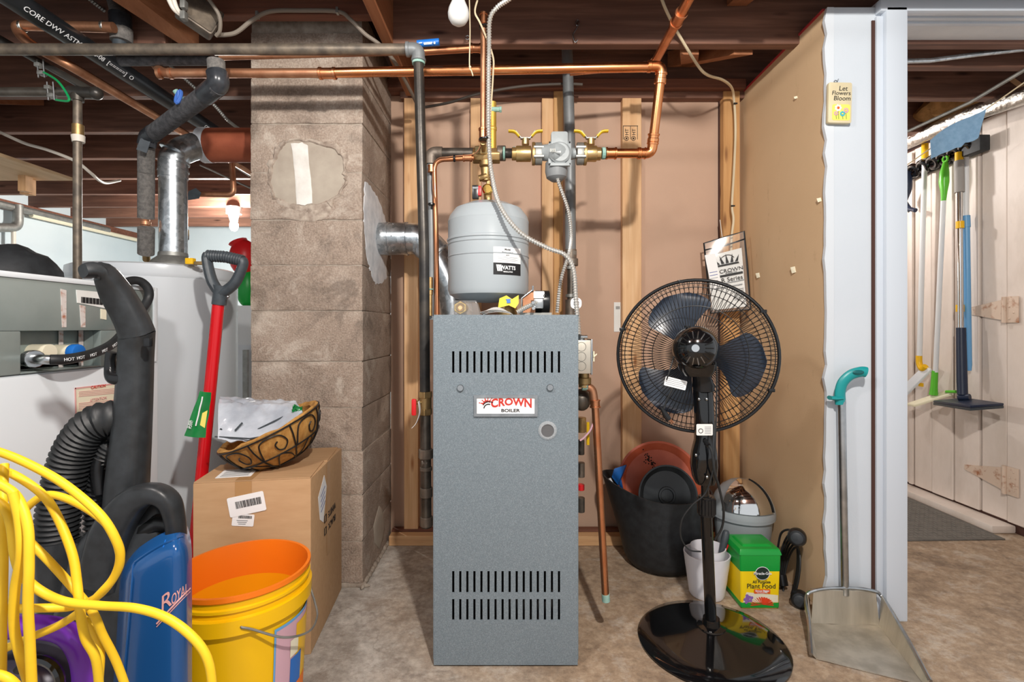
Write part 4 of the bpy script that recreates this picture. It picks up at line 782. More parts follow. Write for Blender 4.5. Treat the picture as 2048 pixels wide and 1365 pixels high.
w2 = thing('white_cable', P(100, 300, 2.3), 'white cable drooping under the joists at left', 'cable'); MB().tube(spl([P(-20, 255, 2.3), P(45, 285, 2.3), P(95, 300, 2.3), P(150, 322, 2.35), P(180, 345, 2.4), P(200, 362, 2.5), P(215, 366, 2.6), P(240, 361, 2.7)], 8), .007, 8).build('cable', 'cable_white', w2)
fx = thing('thin_conduit', P(430, 220, 2.2), 'thin grey flexible conduit under the joists left of the chimney', 'conduit'); mb = MB(); helix_tube(mb, spl([P(175, -5, 1.75), P(300, 95, 1.95), P(400, 185, 2.1), P(430, 212, 2.15), P(455, 240, 2.2), P(478, 258, 2.3)], 6), .0065, .001, .008, 7); mb.build('conduit', 'galv_dull', fx)
lb = thing('thin_rods', P(450, 330, 3.2), 'pair of thin light conduits running to the chimney', 'conduit')
MB().cyl(P(400, 330, 3.2), P(500, 376, 3.2), .006, n=8).build('rod', 'galv_dull', lb); MB().cyl(P(462, 328, 3.0), P(500, 352, 3.0), .007, n=8).build('rod', 'galv_dull', lb)
# ---------------------------------------------------------------- bulbs and pull chain
bu = thing('light_bulb', P(917, 20, 1.43), 'frosted white light bulb hanging from the ceiling above the tank', 'light bulb')
bz = P(917, 50, 1.43); MB().lathe([(.0001, 0), (.012, .001), (.022, .008), (.029, .02), (.0305, .032), (.028, .046), (.022, .06), (.016, .075), (.014, .085)], Matrix.Translation((bz.x, 1.43, bz.z)), 28).build('glass', 'bulb_white', bu)
MB().cyl((bz.x, 1.43, bz.z+.083), (bz.x, 1.43, bz.z+.12), .016, n=16).build('socket', 'white_plastic', bu); MB().cyl((bz.x, 1.43, bz.z+.12), (bz.x, 1.43, bz.z+.18), .045, n=24).build('fixture', 'white_plastic', bu)
pcn = thing('pull_cord', P(940, 150, 1.5), 'thin white pull cord with a loose frayed end', 'cord'); MB().tube(spl([P(938, -28, 1.5), P(940, 60, 1.5), P(939, 130, 1.5), P(943, 142, 1.5), P(946, 152, 1.5)], 5), .0018, 6).build('cord', 'cable_cream', pcn); MB().sphere(P(940, 134, 1.5), .004, nu=8, nv=6).build('knot', 'cable_cream', pcn); MB().tube(arc_pts(P(935, 75, 1.78), (1,0,0), (0,0,1), .007, 0, 6.2832, 12)[:-1], .0015, 6, closed=True).build('screw_eye', 'steel', pcn)
b2_ = thing('lit_bulb', P(470, 455, 4.25), 'bright glowing bulb in the back room left of the chimney', 'light bulb'); q = P(468, 452, 4.25)
MB().sphere(q, (.035,.035,.045), nu=18, nv=12).build('glass', 'lit_bulb', b2_); MB().cyl(q+Vector((0,0,.04)), q+Vector((0,0,.1)), .03, .045, n=18).build('socket', 'white_plastic', b2_); MB().cyl(q+Vector((0,0,.1)), Vector((q.x, q.y, ZJ)), .06, n=20).build('fixture', 'white_plastic', b2_); lamp('back_room_lamp', q+Vector((.0,-.14,-.02)), 75, .05)
ht = thing('blue_marker', P(856, 86, 1.6), 'blue plastic cylinder with white print resting on the pipe elbow', 'marker'); MB().cyl(P(834, 88, 1.6), P(879, 84, 1.6), .011, n=18).build('body', 'blue_plastic', ht, bevel=.003)
for px, pl_, hh in ((841, .01, .003), (856, .028, .004), (856, .026, .0015), (869, .006, .007)): MB().prism(rrect(pl_, hh, hh*.3, 2), frame(P(px, 86 if hh != .0015 else 88.5, 1.5885), (1,0,.09), (-.09,0,1)), .0008).build('print', 'white_print', ht)
hk = thing('joist_hook', P(1150, 60, 1.79), 'small bent wire hook on the joist face', 'hook'); MB().tube(spl([P(1155, 40, 1.79), P(1156, 50, 1.785), P(1150, 62, 1.785), P(1146, 70, 1.785), P(1150, 84, 1.785), P(1155, 80, 1.785)], 6), .0025, 6).build('wire', 'steel', hk); MB().tube(arc_pts(P(1155, 46, 1.79), (.5,0,0), (0,0,1), .01, 0, 6.283, 12)[:-1], .0025, 6, closed=True).build('eye', 'steel', hk)
# ---------------------------------------------------------------- water heater and its flue
HX, HY, HR = -1.385, 1.955, .275; hz = 1.175
wh = thing('water_heater', (HX, HY, 0), 'pale grey cylindrical water heater behind the washing machine', 'water heater')
MB().lathe([(HR-.01, 0), (HR, .01), (HR, hz-.05), (HR-.001, hz-.049), (HR, hz-.047), (HR+.003, hz-.035), (HR, hz-.006), (HR-.012, hz), (.0001, hz+.006)], Matrix.Translation((HX, HY, 0)), 72).build('tank', 'heater_white', wh, smooth=25)
MB().bb(HX-.33, HX-.05, HY+.05, HY+.18, hz, hz+.014).build('top_plate', 'black_matte', wh)
dx_, dy_ = -1.335, 1.97
MB().lathe([(.085, 0), (.083, .012), (.07, .03), (.052, .045), (.05, .06)], Matrix.Translation((dx_, dy_, hz+.008)), 28, close=False).build('draft_hood', 'galv_dull', wh, solid=.001)
for k in range(3): MB().cyl((dx_+.075*math.cos(2*k-.8), dy_+.075*math.sin(2*k-.8), hz), (dx_+.075*math.cos(2*k-.8), dy_+.075*math.sin(2*k-.8), hz+.02), .005, n=6).build('hood_leg', 'galv_dull', wh)
MB().box(P(381, 523, 1.78), (.028, .02, .022)).build('relief_cap', 'yellow_plastic', wh, bevel=.003); MB().box(P(399, 527, 1.78), (.03, .02, .012)).build('relief_body', 'brass_dark', wh, bevel=.003)
wf = thing('heater_flue', (dx_, dy_, hz), 'galvanized flue pipe rising from the water heater to the chimney', 'flue pipe')
zt_ = P(0, 352, dy_).z; MB().cyl((dx_, dy_, hz+.05), (dx_, dy_, zt_), .049, n=28).build('pipe', 'galvanized', wf)
te = Vector((-1.255, 2.06, P(0, 291, 2.06).z)); k1 = Vector((dx_, dy_, zt_)); MB().tube(bend([k1-Vector((0,0,.01)), k1+Vector((0,0,.085)), k1+Vector((.05,.05,.135)), te], .06, 8), .0515, 28).build('elbow', 'galvanized', wf)
for f_, d in ((.0, (0,0,1)), (.035, (.1,.05,1)), (.075, (.4,.2,1))): ring(m_ := MB(), k1+Vector((.004*f_*20, .002, .02+f_)), d, .054, .01); m_.build('bead', 'galvanized', wf)
MB().cyl(te-Vector((.02,0,0)), te+Vector((.015,0,0)), .07, n=28).build('cement_seal', 'plaster_white', wf)
MB().cyl((-1.25, 2.06, te.z), (CX0-.002, 2.06, te.z), .068, n=32).build('clay_thimble', 'clay', wf)
gl = thing('copper_gas_line', P(368, 520, 2.25), 'old copper line with an elbow behind the heater flue', 'pipe'); Yq = 2.25
MB().tube(bend([P(369, 520, Yq), P(368, 388, Yq), P(468, 390, Yq), P(464, 325, Yq)], .03), .0125, 12).build('pipe', 'copper_old', gl); nut(gl, P(368, 466, Yq), (0,0,1), .021, .03, 'brass_dark', n=8); nut(gl, P(369, 475, Yq), (0,0,1), .018, .02, 'fitting_iron', n=12)
MB().prism([(-.03,-.02), (.025,-.012), (.035,.014), (.012,.034), (-.02,.02)], front(P(387, 392, Yq-.03)), .003).build('tape_flap', 'slate', gl)
# shelf of plywood up at left, left wall pipes
sh = thing('plywood_shelf', (-3.0, 2.3, 1.75), 'plywood shelf hung from the joists at left', 'shelf'); MB().bb(-3.95, -2.37, 1.8, 2.7, 1.742, 1.758).build('board', 'ply', sh); MB().bb(-2.62, -2.57, 2.66, 2.7, 1.66, 1.742).build('cleat', 'stud_z', sh); MB().bb(-2.57, -2.53, 2.60, 2.64, 1.66, 1.742).build('cleat', 'stud_z', sh)
MB().bb(-2.45, -2.40, 2.3, 2.34, 1.758, 1.98).build('hanger', 'joist_y', sh); MB().bb(-3.85, -3.80, 2.3, 2.34, 1.758, 1.98).build('hanger', 'joist_y', sh)
lw = thing('wall_drain_pipe', PX(35, 440, XL+.1), 'grey pipe with an elbow on the far left wall', 'pipe'); q = [PX(-20, 455, XL+.08), PX(36, 456, XL+.08), PX(36, 410, XL+.08)]; MB().tube(bend(q, .06), .035, 12).build('pipe', 'galv_dull', lw); MB().cyl(PX(27, 456, XL+.08), PX(27, 530, XL+.08), .015, n=8).build('drop', 'cable_white', lw)
cr = thing('wall_conduit', PX(100, 430, XL+.1), 'pale conduit running along the top of the left wall', 'conduit'); MB().cyl((XL+.06, 2.5, ZJ-.05), (XL+.06, 5.0, ZJ-.05), .03, n=10).build('pipe', 'galv_dull', cr); MB().cyl((XL+.06, 4.2, ZJ-.08), (XL+.06, 5.4, ZJ-.08), .02, n=10).build('pipe', 'cream', cr)
# ---------------------------------------------------------------- washing machine seen from its back
WX, WY0, WY1 = -1.14, .93, 1.615; wz = .84; wt = 1.077
wm = thing('washing_machine', (WX-.33, 1.27, 0), 'white top-load washing machine with grey metal rear panel and hose fitting', 'washing machine')
MB().bb(WX-.68, WX, WY0, WY1, .02, wz).build('cabinet', 'washer_white', wm, bevel=.012, seg=3)
mb = MB()  # rear panel with a recess for the hose connections
pz0, pz1 = wz+.001, wt-.014; rz0, rz1 = PX(100, 742, WX).z, PX(100, 662, WX).z; ry0, ry1 = PX(40, 700, WX).y, PX(200, 700, WX).y
mb.bb(WX-.02, WX+.002, WY0, WY1-.03, rz1, pz1); mb.bb(WX-.02, WX+.002, WY0, ry0, pz0, rz1); mb.bb(WX-.02, WX+.002, ry1, WY1-.03, pz0, rz1); mb.bb(WX-.06, WX-.05, ry0, ry1, pz0, rz1); mb.bb(WX-.06, WX-.02, ry0-.004, ry0, pz0, rz1); mb.bb(WX-.06, WX-.02, ry1, ry1+.004, pz0, rz1); mb.bb(WX-.06, WX-.02, ry0, ry1, rz1, rz1+.004)
mb.bb(WX-.06, WX+.002, ry0, ry1, pz0, pz0+.004)
mb.build('rear_panel', 'washer_panel', wm, bevel=.003)
MB().hexa([(WX-.17,WY0,wz), (WX-.065,WY0,wz), (WX-.065,WY1-.03,wz), (WX-.17,WY1-.03,wz), (WX-.12,WY0,wt-.014), (WX-.065,WY0,wt-.014), (WX-.065,WY1-.03,wt-.014), (WX-.12,WY1-.03,wt-.014)]).build('console', 'washer_white', wm)
MB().bb(WX-.12, WX+.006, WY0, WY1-.025, wt-.014, wt).build('console_top', 'washer_white', wm, bevel=.004)
MB().bb(WX-.1, WX+.006, WY1-.03, WY1-.012, wz, wt).build('console_end', 'washer_white', wm, bevel=.005)
MB().box((WX-.3, 1.27, wz+.012), (.5, .6, .02)).build('lid', 'washer_white', wm, bevel=.006)
def wquad(pts, m_, nm, off=.0035, par=None): 
    q = [PX(px, py, WX+off) for px, py in pts]; return MB().add(q+[p-Vector((.0015,0,0)) for p in q], [(0,1,2,3), (7,6,5,4), (0,4,5,1), (1,5,6,2), (2,6,7,3), (3,7,4,0)]).build(nm, m_, par or wm)
wquad(((153,580),(236,588),(236,622),(155,606)), 'paper', 'rating_label'); wquad(((202,618),(213,620),(213,640),(202,638)), 'cream', 'small_label')
for k in range(22): wquad(((163+2.3*k, 594+.25*k), (164+2.3*k+.5*(k % 3), 594+.25*k), (164+2.3*k+.5*(k % 3), 606+.25*k), (163+2.3*k, 606+.25*k)), 'black_print', 'bar', .0045)
for x0, py0, y1_ in ((122, 578, 655), (160, 610, 655)): wquad(((x0, py0), (x0+11, py0+3), (x0+11, y1_), (x0+3, y1_)), 'rust_tape', 'tape_strip')
for x0 in (117, 157): q = [PX(x0+(0, 9, 9, 0)[k], (660, 660, 735, 735)[k], WX-.046) for k in range(4)]; MB().add(q, [(0,1,2,3)]).build('tape_strip', 'rust_tape', wm, solid=.001)
wquad(((150,776),(236,766),(236,835),(153,845)), 'cream', 'caution_label', .0015)
wquad(((150,776),(236,766),(236,768.5),(150,779)), 'pink_print', 'caution_edge', .0025); wquad(((150,776),(152,776),(154,845),(152,845)), 'pink_print', 'caution_edge', .0025)
a_ = PX(176, 778, WX+.0035); text('CAUTION', .012, frame(PX(197, 774, WX+.0035), (0,1,0), (0,0,1)), 'red_print', wm, sx=.9); text('ATTENTION', .011, frame(PX(197, 799, WX+.0035), (0,1,0), (0,0,1)), 'pink_print', wm, sx=.9)
for k in range(9): 
    y_ = 784+3.0*k if k < 4 else 794+3.2*k; wquad(((158, y_-.0), (232, y_-7), (232, y_-6), (158, y_+1)), 'pink_print', 'fine_print', .0025)
for px, cm in ((64, 'washer_panel'), (112, 'blue_plastic')):
    q = PX(px, 705, WX-.05); MB().cyl(q, q+Vector((.045, 0, 0)), .02, n=16).build('inlet_port', 'cream', wm); 
    if cm == 'blue_plastic': MB().cyl(q+Vector((.04,0,0)), q+Vector((.062,0,0)), .021, n=16).build('inlet_cap', 'blue_plastic', wm, bevel=.004)
ho = thing('hot_water_hose', PX(80, 715, WX+.03), 'black rubber washer hose lettered HOT with a steel coupling', 'hose')
hp = spl([PX(60, 718, WX-.02), PX(78, 719, WX+.02), PX(100, 720, WX+.045), PX(140, 718, WX+.06), PX(190, 706, WX+.055), PX(232, 682, WX+.04), PX(275, 630, WX+.03), PX(296, 600, WX+.03), PX(296, 578, WX+.03), PX(280, 563, WX+.02), PX(258, 563, WX+.01), PX(240, 575, WX+.015)], 8)
MB().tube(hp[16:], .0125, 14).build('hose', 'rubber', ho); MB().tube(hp[:17], .0115, 12).build('ferrule', 'steel', ho); nut(ho, hp[3], hp[4]-hp[2], .021, .028, 'steel', 'coupling', 14)
for k in range(6): 
    i = 22+4*k; text('HOT', .011, frame(hp[i]+Vector((.0128,-.001,0)), hp[i+1]-hp[i-1], Vector((0,0,1))), 'white_print', ho)
bg = thing('black_bag', PX(40, 540, -1.32), 'black bag with a blue trim strip lying on the washer', 'bag'); cb = Vector((-1.47, 1.36, wz+.19)); random.seed(4)
mb = MB(); mb.sphere(cb+Vector((0,.1,0)), (.125, .125, .165), nu=28, nv=18)
for i, v in enumerate(mb.v):
    d = (v-cb); mb.v[i] = v+d.normalized()*(.02*noise.noise(v*14)+.01*noise.noise(v*40))
    if mb.v[i].z < wz+.026: mb.v[i].z = wz+.026
mb.build('bag', 'black_matte', bg); MB().tube([cb+Vector((0,.1,0))+Vector((.125*1.03*math.cos(t_)*math.cos(.35), .125*1.03*math.sin(t_)*math.cos(.35), .165*math.sin(.35))) for t_ in [-1.9+.22*k for k in range(12)]], .01, 8, sq=(1,.5)).build('trim_strip', 'light_blue', bg)
# ---------------------------------------------------------------- blue upright vacuum
va = thing('upright_vacuum', P(290, 1365, 1.0)*1.0, 'blue and black upright vacuum with a corrugated hose', 'vacuum'); Yv_ = 1.0
def sweep(pts, nm, m_, par, n=14, sub=6, bev=0):   # pts: (px, py, Y, half width px, half depth m)
    C = spl([P(p[0], p[1], p[2]) for p in pts], sub); k = len(C); vs = []
    for i, c in enumerate(C):
        t = i/(k-1)*(len(pts)-1); j = min(len(pts)-2, int(t)); f = t-j
        hw = (pts[j][3]*(1-f)+pts[j+1][3]*f)*c.y/F; hd = pts[j][4]*(1-f)+pts[j+1][4]*f
        T_ = (C[min(k-1, i+1)]-C[max(0, i-1)]).normalized(); N_ = T_.cross(Vector((0,1,0)))
        N_ = N_.normalized() if N_.length > .05 else Vector((1,0,0)); B_ = T_.cross(N_)
        for a in range(n):
            an = 2*math.pi*a/n; ca, sa = math.cos(an), math.sin(an); e = .6
            vs.append(c+N_*(hw*math.copysign(abs(ca)**e, ca))+B_*(hd*math.copysign(abs(sa)**e, sa)))
    mb = MB(); mb.add(vs, [(i*n+a, i*n+(a+1) % n, (i+1)*n+(a+1) % n, (i+1)*n+a) for i in range(k-1) for a in range(n)]+[tuple(range(n-1,-1,-1)), tuple((k-1)*n+a for a in range(n))]); return mb.build(nm, m_, par, smooth=40)
sweep([(166,542,.90,13,.014), (205,545,.93,17,.018), (232,585,.96,27,.022), (262,638,.98,28,.024), (274,668,.99,29,.026)], 'grip', 'vac_black', va)
sweep([(274,662,.99,28,.026), (272,720,1.0,26,.028), (265,850,1.0,29,.03), (256,960,1.0,32,.034), (248,1080,1.0,34,.036)], 'handle_shaft', 'vac_black', va)
sweep([(224,705,.99,9,.010), (221,720,.99,7,.010), (222,740,.99,9,.011), (228,756,.985,12,.012), (250,758,.985,12,.012)], 'cord_hook', 'black_plastic', va)
MB().box(P(297, 685, .965), (.012,.012,.018)).build('latch', 'black_plastic', va, bevel=.003)
# corrugated hose
mb = MB(); helix_tube(mb, spl([P(256, 900, 1.045), P(250, 858, 1.03), P(225, 838, 1.0), P(185, 852, .99), P(150, 900, .99), P(130, 960, .99), P(118, 1020, .99), P(113, 1075, .99), P(112, 1130, .99)], 10), .0345, .0026, .0105, 18); mb.build('hose', 'rubber', va, smooth=60)
mb = MB(); helix_tube(mb, spl([P(205, 1080, 1.04), P(200, 1000, 1.04), P(212, 920, 1.03), P(232, 880, 1.02)], 8), .028, .0026, .0105, 16); mb.build('hose', 'rubber', va, smooth=60)
sweep([(210,985,1.02,12,.02), (205,930,1.02,14,.022), (218,880,1.02,12,.02), (240,865,1.02,10,.02)], 'hose_bracket', 'black_plastic', va)
for px, r_, m_ in ((118, .036, 'vac_black'), (178, .026, 'vac_black')): MB().lathe([(r_*.8, -.25), (r_, -.06), (r_*1.05, -.005), (r_*1.05, 0), (r_*.86, 0), (r_*.84, -.08)], Matrix.Translation(P(px, 1078, .985)), 24).build('tool_cup', m_, va)
# main body: black dome with a carry handle, blue bag door
sweep([(200,1420,.985,95,.06), (238,1240,.985,110,.06), (265,1120,.985,104,.055), (285,1045,.985,72,.04), (295,995,.985,38,.025)], 'body', 'vac_black', va, 20)
sweep([(200,1170,.94,42,.02), (222,1070,.935,38,.02), (262,1008,.93,30,.02), (305,988,.93,20,.02), (337,1002,.935,16,.02), (350,1040,.945,13,.02), (354,1090,.955,12,.02)], 'carry_handle', 'vac_black', va, 16)
MB().tube([P(285, 1062, .965), P(320, 1045, .965), P(340, 1050, .97)], .02, 12).build('handle_recess', 'vac_dark', va)
def door(u, v):   # u across, v up
    top = 1053+78*(1-u)**1.7; py = 1430-(1430-top)*v; px = 215+22*v+(384-215-22*v)*u-9*u*max(0, (v-.8)/.2)**3
    return P(px, py, .895+abs(2*u-1)**5*.05+max(0, (v-.86)/.14)**2*.045+(max(0,(v-.7)/.3)*max(0,(u-.75)/.25))**2*.03)
mb = MB(); mb.grid(door, 22, 26); mb.build('bag_door', 'vac_blue', va, solid=.006)
MB().tube([door(.16+.06*k/10+.0*k, .0+.92*k/10)+Vector((0,-.0015,0)) for k in range(11)]+[door(.25+.65*k/8, .93+.02*k/8)+Vector((0,-.0015,0)) for k in range(9)], .0022, 6).build('door_rib', 'vac_blue', va)
q = [door(u, v)+Vector((0,-.0012,0)) for u, v in ((.62,.925),(.86,.935),(.84,.965),(.66,.96))]; MB().add(q, [(0,1,2,3)]).build('door_latch', 'vac_blue_light', va, solid=.002)
def dwarp(u0, v0): return lambda v: door(min(.985, u0+v.x/.14), v0+(v.y+.62*v.x)/.342)+Vector((0, -.0012-v.z, 0))
I4 = Matrix.Identity(4); bdr = [o for o in va.children if o.name.startswith('bag_door')][0]
text('R', .046, I4, 'pink_print', bdr, ax='LEFT', sx=.75, warp=dwarp(.60, .60)); text('OYAL', .028, I4, 'pink_print', bdr, ax='LEFT', sx=.42, warp=dwarp(.74, .617))
for k, (dv, w0) in enumerate(((-.045, .0016), (-.062, .0009))): MB().tube([door(.56+.42*j/8, .555+dv+.26*j/8*.62+.0*k)+Vector((0,-.0012,0)) for j in range(9)], w0, 6).build('swoosh', 'pink_print', bdr)
# brush head and wheels at the floor (below the frame)
MB().bb(-.93, -.60, .86, 1.045, .01, .11).build('brush_head', 'vac_black', va, bevel=.03, seg=3)
sweep([(150,1700,1.02,70,.06), (200,1420,1.02,92,.07)], 'neck', 'vac_black', va, 16)
# ---------------------------------------------------------------- purple vacuum at the lower left and the yellow cord over it
pv = thing('purple_vacuum', P(60, 1365, .68), 'purple and black vacuum top half hidden under the yellow cord', 'vacuum')
MB().tube(spl([P(-90, 1420, .72), P(-70, 1290, .70), P(0, 1258, .70), P(90, 1256, .70), P(142, 1275, .70), P(168, 1330, .71), P(170, 1430, .73)], 8), .0135, 16, sq=(1.0, 1.2)).build('handle_arch', 'purple', pv)
MB().sphere(P(60, 1400, .74), (.09, .07, .085), nu=24, nv=16).build('dust_cup', 'purple_dark', pv); MB().lathe([(.10,0),(.11,.05),(.10,.2),(.085,.3),(.07,.36)], Matrix.Translation((P(60,0,.74).x, .73, .0)), 28).build('body', 'black_gloss', pv)
MB().tube(arc_pts(P(75, 1365, .665), (1,0,0), (0,0,1), .03, -.5, 2.6, 14), .006, 8).build('cup_rim', 'black_gloss', pv)
yc = thing('extension_cord', P(160, 1230, .66), 'loose coil of bright yellow extension cord in the lower left corner', 'extension cord')
strands = [
 [(-60,890,.60),(0,905,.60),(60,930,.60),(130,970,.60),(200,1030,.60),(234,1085,.605),(240,1120,.61),(228,1155,.615),(205,1183,.615),(168,1218,.62),(120,1250,.63),(60,1276,.63),(0,1302,.63),(-60,1325,.63)],
 [(-60,935,.63),(0,940,.63),(45,960,.625),(90,995,.62),(120,1045,.615),(145,1110,.61),(154,1165,.605),(160,1220,.60),(170,1275,.605),(192,1320,.61),(200,1400,.62)],
 [(-40,985,.585),(5,1010,.585),(22,1050,.58),(30,1110,.58),(45,1150,.585),(80,1182,.59),(130,1204,.59),(200,1212,.585),(270,1217,.58),(330,1235,.58),(380,1270,.58),(412,1312,.58),(424,1365,.58),(426,1440,.58)],
 [(-60,1219,.61),(0,1218,.61),(80,1217,.61),(150,1213,.63),(200,1190,.64),(236,1140,.64),(238,1100,.65),(215,1050,.65),(160,1010,.655),(100,990,.66),(60,1010,.66),(30,1050,.66)],
 [(8,930,.62),(5,1010,.60),(6,1120,.60),(4,1230,.60),(2,1420,.60)],
 [(25,985,.565),(38,1040,.565),(42,1110,.565),(30,1180,.57),(28,1250,.575),(40,1310,.58),(75,1420,.59)],
 [(-20,960,.57),(30,990,.57),(55,1050,.565),(58,1130,.56),(56,1210,.56),(60,1290,.565),(66,1420,.57)],
 [(60,1085,.64),(100,1125,.64),(145,1175,.64),(185,1225,.64),(205,1270,.65),(235,1330,.66),(270,1430,.67)],
 [(150,1230,.66),(180,1250,.66),(200,1300,.655),(198,1365,.655),(196,1430,.66)],
 [(-40,1345,.56),(10,1355,.56),(40,1385,.565),(60,1440,.57)],
]
for s_ in strands: MB().tube(spl([P(*p) for p in s_], 9), .0049, 12).build('strand', 'cord_yellow', yc, smooth=60)
# ---------------------------------------------------------------- cardboard box
cbx = thing('cardboard_box', (-.74, 1.62, 0), 'tall brown cardboard shipping box beside the chimney', 'box')
A, B_, C_ = Vector((-.583,1.45,0)), Vector((-.894,1.40,0)), Vector((-.618,1.815,0)); D_ = B_+(C_-A); zt = .512; up = Vector((0,0,1))
mb = MB(); mb.hexa([B_, A, C_, D_, B_+up*zt, A+up*zt, C_+up*zt, D_+up*zt]); mb.build('carton', 'cardboard', cbx, bevel=.004)
ex = (A-B_).normalized(); ey = (C_-A).normalized(); W = (A-B_).length; Dp = (C_-A).length; nf = ex.cross(up).normalized()
fr = lambda x, z, off=.0012: frame(B_+ex*x+up*z+nf*off, ex, up)       # front face frame
sd = lambda y, z, off=.0012: frame(A+ey*y+up*z+ex*off, ey, up)         # side face frame
tp = lambda x, y, off=.0012: frame(B_+ex*x+ey*y+up*(zt+off), ex, ey)
MB().prism([(0,0),(W-.004,0),(W-.004,Dp/2-.0015),(0,Dp/2-.0015)], tp(.002, .001, 0), .003).build('flap', 'cardboard', cbx); MB().prism([(0,0),(W-.004,0),(W-.004,Dp/2-.002),(0,Dp/2-.002)], tp(.002, Dp/2+.001, 0), .003).build('flap', 'cardboard', cbx)
MB().prism([(-.022,-.075),(.022,-.075),(.022,0),(-.022,0)], fr(W*.5-.025, zt), .0004).build('tape', 'box_tape', cbx); MB().prism([(-.022,0),(.022,0),(.022,Dp-.01),(-.022,Dp-.01)], tp(W*.5-.025, 0, .0032), .0004).build('tape', 'box_tape', cbx); MB().prism([(-.02,-.3),(.02,-.3),(.02,0),(-.02,0)], sd(Dp*.5, zt), .0004).build('tape', 'box_tape', cbx)
def barcode(M, w_, h_, n_, par, seed=1):
    random.seed(seed); x = -w_/2; k = 0
    while x < w_/2:
        bw = w_/n_*random.choice((.4,.6,1.0)); MB().prism([(x,-h_/2),(x+bw,-h_/2),(x+bw,h_/2),(x,h_/2)], M, .0004).build('bar', 'black_print', par); x += bw+w_/n_*random.choice((.4,.7)); k += 1
R_ = lambda a: Matrix.Rotation(math.radians(a), 4, 'Z')
lm = fr(.142, .447, .0022) @ R_(10); l1 = MB().prism(rrect(.098, .056, .004, 2), lm, .0006).build('label', 'paper_white', cbx); barcode(lm @ Matrix.Translation((.006,.003,.0008)), .07, .02, 26, l1)
lm2 = fr(.132, .402, .0012) @ R_(-6); l2 = MB().prism(rrect(.058, .034, .003, 2), lm2, .0006).build('label', 'paper_white', cbx); barcode(lm2 @ Matrix.Translation((.004,.009,.0008)), .034, .008, 20, l2, 3)
for k in range(3): MB().prism(rrect(.03-.005*k, .0022, .0004, 1), lm2 @ Matrix.Translation((-.002,-.001-.005*k,.0008)), .0004).build('fine_print', 'grey_print', cbx)
lt = tp(.085, .075, .0035) @ R_(4); l3 = MB().prism(rrect(.095, .085, .003, 2), lt, .0006).build('label', 'paper_white', cbx)
for k in range(6): MB().prism(rrect(.075, .005, .0004, 1), lt @ Matrix.Translation((0,.03-.012*k,.0008)), .0004).build('label_line', 'grey_print', cbx)
ls = sd(.12, .405, .0006) @ R_(4); l4 = MB().prism([(-.05,.03),(.02,.075),(.045,.03),(.0,-.07),(-.035,-.045)], ls, .0006).build('label', 'paper_white', cbx)
for k in range(4): MB().prism(rrect(.05, .003, .0004, 1), ls @ Matrix.Translation((0,.03-.016*k,.0008)) @ R_(20), .0004).build('label_line', 'blue_print', cbx)
for s_, z_, y_ in (('WHITE', .34, .225), ('BLACK', .30, .225)):
    text(s_, .03, frame(A+ey*y_+up*z_+ex*.0018, -ey, -up), 'black_print', cbx, bold=.0003)
    MB().tube([A+ey*y2+up*z2+ex*.0018 for y2, z2 in ((.135, z_-.011), (.155, z_-.011), (.155, z_+.011), (.135, z_+.011))], .0012, 5, closed=True).build('tick_box', 'black_print', cbx)
# ---------------------------------------------------------------- coir basket with bags on the box
ba = thing('hanging_basket', (-.69, 1.6, zt), 'tilted wire hanging basket with a coir liner on the cardboard box', 'basket')
bcn = Vector((-.735, 1.60, zt+.015)); bR = .155; tilt = Matrix.Rotation(math.radians(-23), 4, 'Y') @ Matrix.Rotation(math.radians(10), 4, 'X'); Mb = Matrix.Translation(bcn+Vector((.018,0,.0))) @ tilt
prof = [(.012, 0), (.05, .004), (.09, .022), (.125, .055), (.147, .095), (bR, .125), (bR-.008, .129), (bR-.02, .12), (.135, .09), (.11, .055), (.06, .025), (.0001, .018)]
mb = MB(); mb.lathe(prof, Mb, 56)
for i, v in enumerate(mb.v): mb.v[i] = v+Vector((noise.noise(v*30), noise.noise(v*31+Vector((5,0,0))), noise.noise(v*29)))*.006
mb.build('coir_liner', 'coir', ba)
def bp(a, h, off=.004):
    pr = prof[:6]; z = h*.125
    for (r0, z0), (r1, z1) in zip(pr, pr[1:]):
        if z <= z1: f = (z-z0)/(z1-z0); r = r0+(r1-r0)*f; break
    else: r = bR
    return Mb @ Vector(((r+off)*math.cos(a), (r+off)*math.sin(a), z-.001))
for h in (.98, .42, .08): MB().tube([bp(2*math.pi*k/40, h) for k in range(40)], .0026, 6, closed=True).build('wire_ring', 'wire_black', ba)
for j in range(8):
    a0 = 2*math.pi*j/8; s = 2*math.pi/8
    MB().tube([bp(a0, .08+.9*k/8) for k in range(9)], .0024, 6).build('wire_rib', 'wire_black', ba)
    pts = [(.05,.45),(.2,.85),(.45,.93),(.7,.88),(.82,.68),(.7,.52),(.55,.55),(.52,.7),(.6,.76)]
    MB().tube(spl([bp(a0+s*x, y) for x, y in pts], 5), .0022, 6).build('wire_scroll', 'wire_black', ba)
    MB().tube(spl([bp(a0+s*x, y) for x, y in ((.1,.08),(.3,.2),(.5,.42),(.8,.3),(1.0,.1))], 4), .002, 6).build('wire_scroll', 'wire_black', ba)
gb = thing('plastic_bag', P(500, 850, 1.55), 'crinkled grey plastic packaging lying in the coir basket', 'bag')
mb = MB()
def bag(u, v):
    a, b, c, d = P(436, 880, 1.485), P(606, 828, 1.55), P(585, 808, 1.68), P(440, 795, 1.62)
    p = a*(1-u)*(1-v)+b*u*(1-v)+c*u*v+d*(1-u)*v; p.z += -.034*math.sin(math.pi*u)*(1-v)**2; p.y -= .02*math.sin(math.pi*u)*(1-v); p.z += .035*math.sin(math.pi*v)*(1-u*.6)+.008*noise.noise(p*28)+.005*noise.noise(p*70); return p
